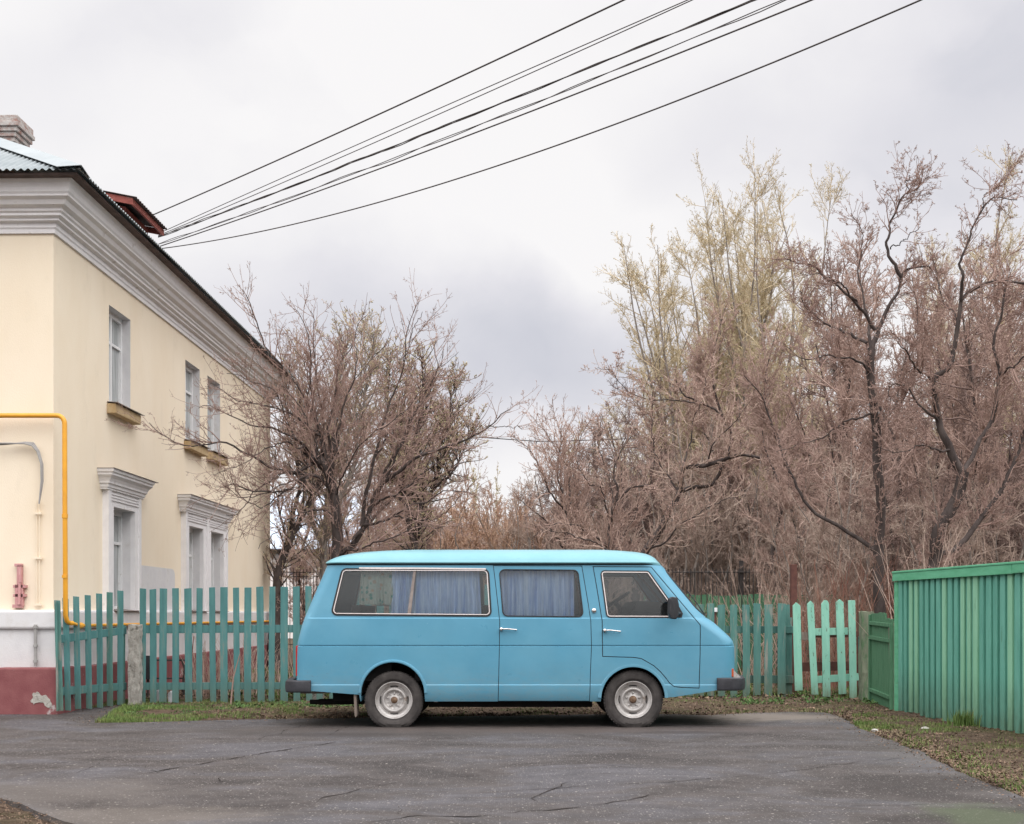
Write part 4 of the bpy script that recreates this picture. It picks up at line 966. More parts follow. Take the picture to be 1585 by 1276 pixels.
mb = MB(); mb.box(at(1328.5, 985, 17.95), at(1333.5, 1062, 17.93)); mb.build('back_board', M_['tealold'], mf)
# brown post behind
mb = MB(); mb.box(at(1222.5, 874, 18.9), at(1234, 1072, 18.8)); mb.build('wooden_post', M_['rust'], None, label='dark brown square post standing behind the leftmost mint picket', cat='post', bevel=.005)
# mossy post
def rough_post(name, px0, px1, pyt, pyb, Y, dep, mat, label, amp_=.012, seed=0):
    A = at(px0, pyb, Y); B = at(px1, pyt, Y); mb = MB(); vs = []; n = 26; per = 24
    for j in range(n+1):
        z = lerp(A.z-.05, B.z, j/n)
        for k in range(per):
            u = k/per*4; s = int(u); f = u-s
            c = [(A.x, Y), (B.x, Y), (B.x, Y+dep), (A.x, Y+dep)]; p, q = c[s], c[(s+1) % 4]
            x, y = lerp(p[0], q[0], f), lerp(p[1], q[1], f); d = mn.noise_vector(Vector((x*14+seed, y*14, z*9)))*amp_ + mn.noise_vector(Vector((x*50, y*50, z*40+seed)))*amp_*.5
            zz = z + (mn.noise(Vector((x*12, y*12, seed)))*.03 if j == n else 0)
            vs.append((x+d.x, y+d.y, zz))
    fs = [(j*per+k, j*per+(k+1) % per, (j+1)*per+(k+1) % per, (j+1)*per+k) for j in range(n) for k in range(per)] + [tuple(range(n*per, (n+1)*per))]
    mb.add(vs, fs, 0, False); return mb.build(name, mat, None, label=label, cat='post')
rough_post('mossy_post', 1334, 1352, 947, 1086, 17.35, .16, M_['mosspost'], 'squat mossy grey post between the mint pickets and the narrow green gate', .010, 3)
rough_post('concrete_post', 198, 215.5, 967, 1094, 16.85, .15, M_['concrete'], 'rough pitted concrete post at the free end of the left gate', .014, 8)
# small green gate turned towards the camera
gg = fence('wooden_gate', 'narrow old green board gate between the mossy post and the tall green fence', 'gate', (4.95, 16.4, 0))
A = Vector((5.01, 17.15, 0)); B = Vector((4.87, 15.72, 0)); dv = (B-A); ln_ = dv.length; un = dv.normalized(); nn_ = Vector((un.y, -un.x, 0)); 
if nn_.x > 0: nn_ = -nn_
nb = 13
for i in range(nb):
    s0 = ln_*i/nb+.003; s1 = ln_*(i+1)/nb-.003; u_ = (i+.5)/nb
    zt_ = 1.245 + .02*math.sin(u_*3) - (.07 if u_ > .72 else 0) + random.uniform(-.006, .006); P = A+un*s0; Q = A+un*s1
    mb = MB(); mb.prism([P+Vector((0,0,.03)), Q+Vector((0,0,.03)), Q+Vector((0,0,zt_)), P+Vector((0,0,zt_))], -nn_*.02); mb.build('gate_board', M_['gateg'], gg, bevel=.002)
for z0, z1 in ((1.10, 1.15), (.90, .95), (.17, .22)):
    mb = MB(); P = A+un*.05; Q = B-un*.06; mb.prism([P+Vector((0,0,z0)), Q+Vector((0,0,z0-.02)), Q+Vector((0,0,z1-.02)), P+Vector((0,0,z1))], nn_*.035); mb.build('gate_rail', M_['gateg'], gg, bevel=.004)
for P, z1 in ((A+un*.02, 1.24), (B-un*.02, 1.13)):
    mb = MB(); mb.prism([P-un*.03, P+un*.03, P+un*.03+Vector((0,0,z1)), P-un*.03+Vector((0,0,z1))], nn_*.03); mb.build('gate_stile', M_['gateg'], gg, bevel=.003)
# tall green board fence coming towards the camera on the right
bf = fence('board_fence', 'tall bright green fence of upright overlapping boards on the right', 'fence', (5.0, 14, 0))
A = Vector((4.90, 15.6, 0)); B = Vector((5.235, 12.55, 0)); un = (B-A).normalized(); nn_ = Vector((un.y, -un.x, 0))
if nn_.x > 0: nn_ = -nn_
lens_ = 5.6; pitch = .150; nb = int(lens_/pitch)
M_['boardg'] = mottled('green_board_paint', (.105, .325, .250), (.145, .395, .305), 3, .6, .35, 45, .4, stretch=(5,5,.6), c3=(.05,.13,.075), s3=4, t3=(.60,.76), island=.16, lowdirt=(.6, (.075, .12, .075)))
M_['boardl'] = mottled('pale_green_board_paint', (.21, .45, .29), (.26, .52, .35), 3, .6, .35, 45, .4, stretch=(5,5,.6), c3=(.07,.16,.09), s3=4, t3=(.60,.76), island=.16, lowdirt=(.6, (.075, .12, .075)))
for i in range(nb):
    s0 = .09 + i*pitch; w_ = .085+random.uniform(-.006,.006); j_ = random.uniform(-.004,.004); zt_ = 1.69
    P = A+un*(s0)+nn_*(.027+j_); Q = A+un*(s0+w_)+nn_*(.027-j_); zb_ = .02+random.uniform(-.02,.02)
    P2_ = P+un*random.uniform(-.006,.006); Q2_ = Q+un*random.uniform(-.006,.006)
    light = i in (11, 12, 13, 3, 2, 8) or random.random() < .12
    mb = MB(); mb.prism([P2_+Vector((0,0,zb_)), Q2_+Vector((0,0,zb_)), Q+Vector((0,0,zt_)), P+Vector((0,0,zt_))], -nn_*.024); mb.build('board', M_['boardl'] if light else M_['boardg'], bf, bevel=.004)
    P = A+un*(s0+w_-.02); Q = A+un*(s0+pitch+.02)
    mb = MB(); mb.prism([P+Vector((0,0,zb_+.01)), Q+Vector((0,0,zb_+.01)), Q+Vector((0,0,zt_)), P+Vector((0,0,zt_))], -nn_*.022); mb.build('back_board', M_['boardg'], bf)
def vb(s0, s1, z0, z1, n0, n1, mat, nm, bev=.005):
    mb = MB(); mb.prism([A+un*s0+nn_*n0+Vector((0,0,z0)), A+un*s1+nn_*n0+Vector((0,0,z0)), A+un*s1+nn_*n0+Vector((0,0,z1)), A+un*s0+nn_*n0+Vector((0,0,z1))], nn_*(n1-n0)); mb.build(nm, mat, bf, bevel=bev)
vb(-.02, 2.93, 1.665, 1.765, .034, .062, M_['greencap'], 'top_board'); vb(2.94, 5.7, 1.67, 1.77, .034, .062, M_['greencap'], 'top_board')
vb(-.02, 5.7, 1.766, 1.79, -.06, .07, M_['greencap'], 'cap_board'); vb(-.03, .07, .0, 1.66, -.03, .034, M_['greencap'], 'corner_post')
vb(-.02, 5.7, 1.35, 1.42, -.08, -.03, M_['boardg'], 'back_rail'); vb(-.02, 5.7, .35, .42, -.08, -.03, M_['boardg'], 'back_rail')
# old stump against the end of the tall fence
mb = MB(); mb.prism([at(1377, 972, 15.75), at(1387, 970, 15.75), at(1391, 1104, 15.75), at(1379, 1103, 15.75)], (0, .05, 0)); mb.build('loose_board', M_['wood'], None, label='bare grey board leaning where the narrow gate meets the tall fence', cat='board', bevel=.004)
# left gate by the house corner
lg = fence('picket_gate', 'teal picket gate between the house corner and the concrete post', 'gate', at(140, 1096, 16.3))
gx = [(90, 929.5, 1100), (102.5, 926.5, 1100), (119, 923.5, 1098), (137, 921.5, 1097), (154.5, 919, 1095.5), (171, 917, 1093.5), (187.5, 914.5, 1091)]
for i, (x, t_, b_) in enumerate(gx):
    Y = lerp(15.22, 16.85, (x-86)/108)
    slat(x, t_, b_, Y, 9.2, 5-i*.9, nudge=-.04, top=-.003).build('picket', M_['teal'] if i not in (0, 5) else M_['tealold'], lg, bevel=.003)
slat(86.5, 932, 1101, 15.2, 3, 2).build('picket', M_['tealold'], lg)
slat(190.5, 968, 1090, 16.9, 6, 0).build('picket', M_['tealold'], lg)
rail(90, 990, 15.28, 195, 976, 16.9, 12, lg, M_['teal'], dy=.03); rail(90, 1071, 15.28, 195, 1062.5, 16.9, 12, lg, M_['teal'], dy=.03)
# garden things behind the slats
bn = empty('garden_bench', at(255, 1050, 18.3), 0, 'small black metal bench frame behind the teal fence slats', 'bench')
mb = MB(); mb.box(at(226, 1015, 18.4), at(233, 1052, 18.35)); mb.build('end_panel', M_['black'], bn)
for py in (1021, 1049):
    mb = MB(); mb.box(at(228, py, 18.5), at(287, py+2.5, 18.46)); mb.build('bar', M_['iron'], bn)
for x0, x1 in ((286, 291),): mb = MB(); mb.tube([at(281, 1020, 18.45), at(x0, 1035, 18.45), at(284, 1052, 18.45), at(284, 1085, 18.45)], .02, 6); mb.build('leg', M_['iron'], bn)
mb = MB(); mb.tube([at(229, 1050, 18.4), at(229, 1085, 18.4)], .02, 6); mb.build('leg', M_['iron'], bn)
for k, (px, py, hh, rr, lb) in enumerate(((247.5, 1094, .20, .065, 'white plastic canister on the grass behind the fence, nearer the concrete post'), (266, 1093, .17, .055, 'white plastic canister on the grass behind the fence, further from the concrete post'))):
    c_ = at(px, py, 17.25); c_.z = 0.0
    mb = MB(); mb.lathe([(0, 0), (rr, 0), (rr, hh*.75), (rr*.6, hh*.92), (rr*.35, hh), (0, hh)], c_, axis='Z', n=20); me = mb.mesh('c'); autosmooth(me, 50); link('canister', me, None, M_['whiteplastic'], label=lb, cat='canister')
# small post with a white cap behind the right fence
sp2 = empty('stake', at(1107, 1080, 19.2), 0, 'brown wooden stake with a white cap behind the fence by the van bonnet', 'stake')
mb = MB(); mb.box(at(1103, 947, 19.25), at(1109, 1078, 19.2)); mb.build('shaft', M_['rust'], sp2)
mb = MB(); mb.box(at(1101.5, 941, 19.28), at(1110.5, 947.5, 19.17)); mb.build('cap', M_['whiteplastic'], sp2, bevel=.004)
# second green fence further back, iron railing, far house, parked cars
fb2 = fence('picket_fence', 'faded green picket fence further back in the garden behind the iron railing foot', 'fence', at(1160, 1030, 24))
for x in np.arange(1000, 1345, 9.0):
    slat(x, 921+random.uniform(-1.5,1.5), 1035, 24, 7, 0).build('picket', M_['gateg'], fb2)
rail(1000, 945, 24, 1345, 945, 24, 7, fb2, M_['gateg'], dy=-.03)
def railing(px0, px1, pyt, pyb, Y, step, label, r=.009, cat='railing', curls=False):
    ro = fence('iron_railing', label, cat, at((px0+px1)/2, pyb, Y)); rows = []
    x = px0; k = 0
    while x < px1 and k < 98:
        mb = MB(); mb.tube([at(x, pyt+random.uniform(-1,1)*.6, Y), at(x, pyb, Y)], r, 4); mb.build('bar', M_['iron'], ro); x += step; k += 1
    for py in (pyt+6, pyb-12): 
        mb = MB(); mb.tube([at(px0, py, Y-.015), at(px1, py, Y-.015)], r*1.3, 4); mb.build('rail', M_['iron'], ro)
    return ro
rr_ = railing(955, 1420, 880, 1020, 29, 5.7, 'tall dark iron railing in front of the thicket, right of the van', .015)
mb = MB(); mb.box(at(1145, 868, 29), at(1150, 1020, 29.1)); mb.build('post', M_['iron'], rr_)
rl_ = railing(428, 560, 880, 1010, 28.5, 5.2, 'dark iron railing behind the left trees in front of the white far house', .010)
for py in (886, 893): mb = MB(); mb.tube([at(428, py, 28.5), at(560, py, 28.5)], .012, 4); mb.build('rail', M_['iron'], rl_)
fh = empty('far_house', at(460, 975, 62), 0, 'distant white house with a pale blue roof seen through the trees beside the cream house', 'house')
mb = MB(); mb.box((at(380, 0, 62).x, 62, 0), (at(556, 0, 62).x, 70, at(0, 858, 62).z)); mb.build('wall', M_['farwhite'], fh)
mb = MB(); mb.prism([at(370, 858, 61.5), at(566, 858, 61.5), at(552, 775, 65.5), at(384, 775, 65.5)], (0, 0, .25)); mb.prism([at(370, 858, 61.5), at(566, 858, 61.5), at(566, 849, 61.5), at(370, 849, 61.5)], (0, .3, 0)); mb.build('roof', M_['farblue'], fh)
for a_, b_ in ((450, 458), (459, 471), (500, 510)):
    mb = MB(); mb.box(at(a_, 864, 61.98), at(b_, 890, 61.92)); mb.build('window', M_['farpane'], fh)
fh2 = empty('far_house', at(1000, 975, 90), 0, 'distant pale building glimpsed through the trunks above the van roof', 'house')
mb = MB(); mb.box((at(900, 0, 90).x, 90, 0), (at(1075, 0, 90).x, 100, at(0, 838, 90).z)); mb.build('wall', M_['farwhite'], fh2)
mb = MB(); mb.box((at(895, 0, 90).x, 89.5, at(0, 838, 90).z), (at(1080, 0, 90).x, 101, at(0, 834, 90).z)); mb.build('roof', M_['farblue'], fh2)
mb = MB(); mb.box(at(960, 870, 89.97), at(975, 890, 89.9)); mb.build('window', M_['farpane'], fh2)
def parked_car(px0, px1, pyt, Y, mat, label):
    A = at(px0, 950, Y); B = at(px1, 950, Y); L_ = B.x-A.x; H_ = at(0, pyt, Y).z; ro = empty('parked_car', ((A.x+B.x)/2, Y+.85, 0), 0, label, 'car')
    pr = [(0,.35),(0,.75),(.05,.85),(.22,.92),(.34,H_-.03),(.42,H_),(.68,H_),(.78,H_-.06),(.90,.98),(.99,.9),(1,.6),(.99,.35)]
    mb = MB(); mb.prism([(A.x+x*L_, Y, z) for x, z in pr], (0, 1.65, 0)); mb.build('body', mat, ro, bevel=.05)
    mb = MB(); mb.prism([(A.x+x*L_, Y-.008, z) for x, z in ((.27,.95),(.365,H_-.07),(.69,H_-.07),(.84,.95))], (0, .01, 0)); mb.build('side_window', M_['farpane'], ro)
    for u in (.2, .82): mb = MB(); mb.lathe([(0,-.05),(.2,-.05),(.31,-.03),(.31,.15),(0,.15)], (A.x+u*L_, Y, .31), n=24); mb.build('wheel', M_['rubber'], ro)
parked_car(1150, 1250, 903, 40, M_['bluecar'], 'blue parked car glimpsed through the railing behind the fences')

# ================================================================== TREES
def nrm(v): return v/np.maximum(1e-9, np.linalg.norm(v, axis=-1, keepdims=True))
def resample(pts, K, rough=.0):
    pts = np.asarray(pts, float)
    # Catmull-Rom through the points
    P = np.vstack([2*pts[0]-pts[1], pts, 2*pts[-1]-pts[-2]]); out_ = []
    for i in range(1, len(P)-2):
        for u in np.linspace(0, 1, 8, endpoint=False):
            a, b, c, d = P[i-1], P[i], P[i+1], P[i+2]
            out_.append(.5*((2*b)+(-a+c)*u+(2*a-5*b+4*c-d)*u*u+(-a+3*b-3*c+d)*u**3))
    out_.append(pts[-1]); q = np.array(out_); s_ = np.r_[0, np.cumsum(np.linalg.norm(np.diff(q, axis=0), axis=1))]
    t_ = np.linspace(0, s_[-1], K); r = np.stack([np.interp(t_, s_, q[:, k]) for k in range(3)], 1)
    if rough: n_ = rng.normal(0, rough, (K, 3)); n_[0] = 0; n_[1:-1] = (n_[:-2]+n_[1:-1]+n_[2:])/2; r += n_
    return r
def grow(P, Rd, n, length, ang, K=6, wig=.25, up=.1, t0=.15, t1=1.0, r0=.01, r1=.002, rel=True, lvar=.5, droop=0, tipfall=.5, rk=.75):
    """n children in all, spread over the parents by length"""
    N, Kp, _ = P.shape; seg = np.linalg.norm(np.diff(P, axis=1), axis=2).sum(1)
    if isinstance(n, float): n = int(n*N)
    idx = rng.choice(N, n, p=seg/seg.sum()) if n != N*int(n/N) or True else None
    t_ = t0+(t1-t0)*rng.random(n); f = t_*(Kp-1.001); i0 = f.astype(int); fr = (f-i0)[:, None]
    start = P[idx, i0]*(1-fr)+P[idx, i0+1]*fr; T_ = nrm(P[idx, i0+1]-P[idx, i0]); pr = Rd[idx, i0]*(1-fr[:, 0])+Rd[idx, i0+1]*fr[:, 0]
    rv = rng.normal(size=(n, 3)); pe = nrm(rv-T_*(rv*T_).sum(1, keepdims=True)); a = np.radians(rng.normal(ang, ang*.25, n))[:, None]
    d = nrm(np.cos(a)*T_+np.sin(a)*pe+np.array([0, 0, up*1.5]))
    Ln = length*(seg[idx] if rel else 1)*(1-tipfall*t_)*(1-lvar*rng.random(n)); st = (Ln/(K-1))[:, None]
    out_ = np.empty((n, K, 3)); out_[:, 0] = start; p = start
    for k in range(1, K):
        d = nrm(d+rng.normal(0, wig, (n, 3))+np.array([0, 0, up-droop*k/K])); p = p+d*st; out_[:, k] = p
    rr0 = np.minimum(r0*(.7+.6*rng.random(n)), np.maximum(pr*rk, r1)); rad = rr0[:, None]+(np.minimum(r1, rr0)-rr0)[:, None]*np.linspace(0, 1, K)[None]
    return out_, rad
class TM:
    def __init__(s): s.V = []; s.Fq = []; s.Ft = []; s.Mq = []; s.Mt = []; s.n = 0
    def tubes(s, P, Rd, sides, mi=0):
        N, K, _ = P.shape; T_ = np.gradient(P, axis=1); T_ = nrm(T_)
        md = nrm(P[:, -1]-P[:, 0]); ref = np.where(np.abs(md[:, 2:3]) > .8, np.array([[1., 0, 0]]), np.array([[0, 0, 1.]])); ref = np.repeat(ref[:, None], K, 1)
        u_ = nrm(np.cross(T_, ref)); v_ = np.cross(T_, u_); a = np.arange(sides)*2*np.pi/sides
        ring_ = P[:, :, None]+Rd[:, :, None, None]*(u_[:, :, None]*np.cos(a)[None, None, :, None]+v_[:, :, None]*np.sin(a)[None, None, :, None])
        s.V.append(ring_.reshape(-1, 3)); b = s.n+np.arange(N)[:, None, None]*(K*sides)+np.arange(K-1)[None, :, None]*sides; k = np.arange(sides)[None, None]; k2 = (k+1) % sides
        q = np.stack([b+k, b+k2, b+k2+sides, b+k+sides], -1).reshape(-1, 4); s.Fq.append(q); s.Mq.append(np.full(len(q), mi)); s.n += N*K*sides
    def buds(s, C_, D_, size, mi, elong=1.8):
        n = len(C_); D_ = nrm(D_); rv = rng.normal(size=(n, 3)); u_ = nrm(np.cross(D_, rv)); v_ = np.cross(D_, u_); sz = (size*(.6+.8*rng.random(n)))[:, None]
        vs = np.stack([C_-D_*sz*.3, C_+u_*sz*.5, C_+nrm(-u_*.5+v_*.87)*sz*.5, C_+nrm(-u_*.5-v_*.87)*sz*.5, C_+D_*sz*elong], 1)
        s.V.append(vs.reshape(-1, 3)); b = s.n+np.arange(n)[:, None]*5
        f = np.array([[0,2,1],[0,3,2],[0,1,3],[4,1,2],[4,2,3],[4,3,1]]); s.Ft.append((b[:, :, None]+f.reshape(-1)[None, None]).reshape(-1, 3)); s.Mt.append(np.full(n*6, mi)); s.n += n*5
    def mesh(s, name, origin=None):
        V = np.vstack(s.V); me = bpy.data.meshes.new(name)
        if origin is not None: V = V-np.asarray(origin)
        q = np.vstack(s.Fq) if s.Fq else np.zeros((0, 4), int); t_ = np.vstack(s.Ft) if s.Ft else np.zeros((0, 3), int)
        me.vertices.add(len(V)); me.vertices.foreach_set('co', V.astype(np.float32).ravel())
        me.loops.add(q.size+t_.size); me.loops.foreach_set('vertex_index', np.r_[q.ravel(), t_.ravel()].astype(np.int32))
        np_ = len(q)+len(t_); me.polygons.add(np_)
        st = np.r_[np.arange(len(q))*4, q.size+np.arange(len(t_))*3]; me.polygons.foreach_set('loop_start', st.astype(np.int32))
        me.polygons.foreach_set('material_index', np.concatenate(s.Mq+s.Mt).astype(np.int32)); me.polygons.foreach_set('use_smooth', np.ones(np_, bool))
        me.update(calc_edges=True); return me
def taper(P, r0, r1, pw=1.0):
    K = P.shape[0]; return r0+(r1-r0)*np.linspace(0, 1, K)**pw
def put_tree(name, label, cat, origin, trunkTM, crownTM, bark_, twig_, bud_=None, group=None):
    ro = empty(name, origin, 0, label, cat, group)
    for nm, tm, mats in (('trunk', trunkTM, [bark_]), ('crown', crownTM, [twig_, bud_ or twig_, bark_])):
        me = tm.mesh(nm, origin); 
        for m_ in mats: me.materials.append(m_)
        o = bpy.data.objects.new(nm, me); C.objects.link(o); o.parent = ro
    return ro
def px3(l): return np.array([list(at(*q)) for q in l])
K0 = 28
def hero(name, label, cat, limbs, l1, l2, l3, l4, mats, budsize=.010, budn=1.0, origin=None, group=None, rough=.02):
    """limbs: (photo polyline with depths, r0, r1, extra children weight); each later level is a dict for grow()"""
    Ps = []; Rs = []
    for pts, r0, r1 in limbs:
        P = resample(px3(pts), K0, rough); Ps.append(P); r0 = r0 if r0 > .1 else r0*.72; Rs.append(taper(P, r0, r1, .7))
    P = np.array(Ps); Rd = np.array(Rs); tr = TM(); tr.tubes(P, Rd, 10)
    cr = TM(); P1, R1 = grow(P, Rd, **l1); cr.tubes(P1, R1, 5, 2 if l1.get('r0', 0) > .012 else 0)
    P2g, R2g = grow(P1, R1, **l2); cr.tubes(P2g, R2g, 4, 0)
    allP = [P2g]
    if l3: P3, R3 = grow(P2g, R2g, **l3); cr.tubes(P3, R3, 3, 0); allP.append(P3)
    if l4:
        src = P3 if l3 else P2g; sr = R3 if l3 else R2g
        P4, R4 = grow(src, sr, **l4); cr.tubes(P4, R4, 3, 0); allP.append(P4)
    for q in allP[-2:]:
        nb_ = int(len(q)*budn); ii = rng.integers(0, len(q), nb_); kk = rng.integers(1, q.shape[1], nb_); cr.buds(q[ii, kk], q[ii, kk]-q[ii, kk-1]+rng.normal(0, .004, (nb_, 3)), budsize, 1)
    o_ = origin if origin is not None else at(limbs[0][0][0][0], limbs[0][0][0][1], limbs[0][0][0][2]); o_ = (o_[0], o_[1], 0)
    return put_tree(name, label, cat, o_, tr, cr, *mats, group=group)
def D(**k): return k
YA = 19.0
apple = [
 ([(528,1080,YA),(524,960,YA),(521,858,YA),(520,800,YA),(514,757,YA),(503,728,YA),(492,712,YA)],.16,.065),
 ([(503,728,YA),(490,715,YA-.1),(474,701,YA-.15)],.07,.055),
 ([(508,740,YA),(514,715,YA),(519,692,YA),(518,674,YA)],.08,.055),
 ([(524,860,YA),(545,842,YA+.1),(560,815,YA+.1),(575,782,YA+.2),(590,750,YA+.2),(622,728,YA),(648,707,YA-.1),(690,690,YA-.2),(720,680,YA-.3),(753,660,YA-.4),(772,645,YA-.4),(786,634,YA-.4)],.08,.006),
 ([(753,660,YA-.4),(780,661,YA-.4),(806,662,YA-.4)],.010,.004),
 ([(516,770,YA),(505,726,YA+.1),(497,674,YA),(462,600,YA-.1),(421,548,YA-.3),(408,520,YA-.3),(396,494,YA-.4),(378,447,YA-.5)],.055,.005),
 ([(497,674,YA),(470,560,YA+.5),(445,520,YA+.6),(430,500,YA+.6)],.02,.003),
 ([(575,720,YA),(640,600,YA+.6),(690,560,YA+.8),(712,545,YA+.8)],.022,.003), ([(590,750,YA+.2),(660,690,YA+.7),(710,640,YA+.9),(745,600,YA+.9)],.022,.003), ([(610,800,YA-.4),(680,800,YA+.3),(740,740,YA+.3)],.02,.003),
 ([(480,735,YA-.3),(420,760,YA-.9),(380,775,YA-1.3),(345,745,YA-1.6)],.02,.003), ([(450,755,YA-.6),(405,785,YA-1.1),(370,760,YA-1.4),(355,735,YA-1.5)],.018,.003), ([(470,690,YA-.3),(420,690,YA-.9),(370,720,YA-1.5),(325,735,YA-1.8)],.02,.003),
 ([(505,726,YA+.1),(530,620,YA+.6),(590,540,YA+.8),(610,505,YA+.8)],.022,.003), ([(516,770,YA),(560,690,YA-.7),(620,640,YA-1.0),(665,590,YA-1.1)],.022,.003), ([(516,770,YA),(470,640,YA-.8),(440,600,YA-1.1),(400,560,YA-1.2)],.02,.003),
 ([(492,712,YA),(484,640,YA),(482,560,YA),(478,520,YA),(468,492,YA),(455,480,YA)],.045,.004),
 ([(505,726,YA),(497,640,YA+.2),(487,560,YA+.1),(484,500,YA),(478,478,YA)],.04,.004),
 ([(514,757,YA),(512,660,YA+.1),(522,580,YA+.2),(540,545,YA+.2),(560,500,YA+.3),(566,488,YA+.3)],.045,.004),
 ([(518,700,YA),(530,640,YA-.2),(545,600,YA-.2),(552,560,YA-.3),(548,520,YA-.3)],.035,.004),
 ([(560,815,YA+.1),(575,720,YA),(600,640,YA-.1),(625,560,YA-.2),(630,520,YA-.2),(645,465,YA-.2)],.05,.004),
 ([(625,560,YA-.2),(640,510,YA-.3),(655,480,YA-.3)],.012,.004),
 ([(575,782,YA+.2),(610,700,YA+.3),(650,620,YA+.4),(672,580,YA+.4),(690,545,YA+.4)],.045,.004),
 ([(590,750,YA+.2),(640,650,YA),(668,600,YA),(676,560,YA),(672,530,YA)],.035,.004),
 ([(492,712,YA),(460,728,YA-.4),(420,725,YA-.8),(380,700,YA-1.2),(335,685,YA-1.6),(300,690,YA-1.9),(268,683,YA-2.1),(228,655,YA-2.3)],.045,.004),
 ([(503,728,YA),(470,690,YA-.3),(430,665,YA-.7),(390,660,YA-1.0),(345,640,YA-1.3),(310,628,YA-1.6)],.04,.004),
 ([(514,757,YA),(480,735,YA-.3),(445,755,YA-.7),(400,762,YA-1.1),(362,750,YA-1.4),(330,755,YA-1.7)],.045,.004),
 ([(480,735,YA-.3),(430,735,YA-.5),(395,760,YA-.8),(370,790,YA-1.0),(350,800,YA-1.1)],.03,.004),
 ([(497,674,YA),(450,640,YA-.3),(400,625,YA-.7),(365,618,YA-1.1),(335,600,YA-1.4)],.03,.004),
 ([(474,701,YA-.15),(440,640,YA-.3),(420,600,YA-.5),(385,590,YA-.8),(350,575,YA-1.0)],.025,.004),
 ([(520,800,YA),(490,790,YA-.5),(450,800,YA-.9),(420,830,YA-1.2),(400,850,YA-1.3)],.03,.004),
 ([(560,815,YA+.1),(610,800,YA-.4),(660,770,YA-.7),(700,760,YA-.9),(740,770,YA-1.0)],.035,.004),
 ([(575,782,YA+.2),(620,760,YA-.5),(670,720,YA-.8),(700,700,YA-.9)],.03,.004),
 ([(521,858,YA),(560,850,YA-.5),(600,835,YA-.8),(640,820,YA-.9),(690,815,YA-1.0)],.03,.004),
 ([(545,842,YA),(600,780,YA+.5),(650,740,YA+.8),(690,660,YA+.9),(712,610,YA+.9)],.04,.004)]
hero('apple_tree', 'gnarled bare apple tree behind the van, its branches reaching over the cream wall', 'tree', apple,
     D(n=780, length=1.3, ang=44, K=11, wig=.085, up=.03, t0=.05, r0=.0075, r1=.0022, rel=False, tipfall=.5), D(n=6.0, length=.42, ang=40, K=7, wig=.11, up=.04, r0=.0042, r1=.0019, lvar=.7),
     D(n=2.6, length=.42, ang=42, K=5, wig=.12, up=.03, r0=.0027, r1=.0015, lvar=.7), D(n=1.7, length=.035, ang=60, K=3, wig=.2, up=0, r0=.0028, r1=.0022, rel=False), (M_['bark'], M_['twig'], M_['twigp']), .008, .6)
YR = 19.3
r1l = [
 ([(1366,1070,YR),(1362,960,YR),(1360,898,YR),(1360,822,YR),(1364,737,YR),(1357,667,YR),(1350,596,YR),(1349,540,YR)],.105,.06),
 ([(1349,540,YR),(1365,495,YR),(1386,456,YR),(1405,421,YR),(1425,413,YR),(1450,420,YR+.2)],.065,.008),
 ([(1396,430,YR),(1376,389,YR-.1),(1378,350,YR-.1),(1398,306,YR-.2),(1417,291,YR-.2),(1439,273,YR-.3)],.045,.006),
 ([(1405,300,YR-.2),(1404,285,YR-.2),(1407,272,YR-.2)],.010,.004), ([(1378,385,YR),(1400,372,YR-.2),(1410,362,YR-.2),(1425,350,YR-.3)],.015,.005),
 ([(1354,511,YR),(1327,472,YR-.2),(1287,436,YR-.4),(1252,409,YR-.5),(1225,402,YR-.5),(1197,401,YR-.6)],.045,.005),
 ([(1342,531,YR),(1295,511,YR+.3),(1264,492,YR+.4),(1244,468,YR+.4),(1240,450,YR+.4)],.04,.006),
 ([(1327,472,YR-.2),(1300,440,YR-.6),(1270,425,YR-.8),(1240,425,YR-.9)],.025,.004),
 ([(1350,576,YR),(1330,560,YR-.3),(1290,552,YR-.6),(1250,556,YR-.8),(1215,540,YR-.9)],.035,.004),
 ([(1353,640,YR),(1310,652,YR-.4),(1285,670,YR-.6),(1240,690,YR-.8),(1200,700,YR-1.0)],.03,.004),
 ([(1349,540,YR),(1340,480,YR+.4),(1330,420,YR+.6),(1335,360,YR+.7),(1320,330,YR+.7)],.04,.005),
 ([(1357,667,YR),(1390,620,YR+.5),(1400,560,YR+.7),(1420,500,YR+.8),(1410,450,YR+.8)],.035,.005),
 ([(1354,853,YR),(1330,835,YR+.1),(1295,814,YR+.2),(1253,788,YR+.3),(1225,740,YR+.4),(1205,680,YR+.5),(1180,620,YR+.5),(1150,580,YR+.5)],.055,.008)]
hero('apple_tree', 'tall bare tree with a straight dark trunk rising behind the narrow green gate', 'tree', r1l,
     D(n=430, length=.92, ang=50, K=11, wig=.13, up=.06, t0=.35, r0=.0085, r1=.0025, rel=False, tipfall=.45), D(n=6.5, length=.46, ang=45, K=7, wig=.15, up=.04, r0=.0045, r1=.002, lvar=.7),
     D(n=3.4, length=.42, ang=48, K=5, wig=.16, up=.03, r0=.003, r1=.0018, lvar=.7), D(n=1.4, length=.04, ang=60, K=3, wig=.2, up=0, r0=.0035, r1=.0028, rel=False), (M_['bark'], M_['twig'], M_['twigp']), .009, .6)
YS = 18.6
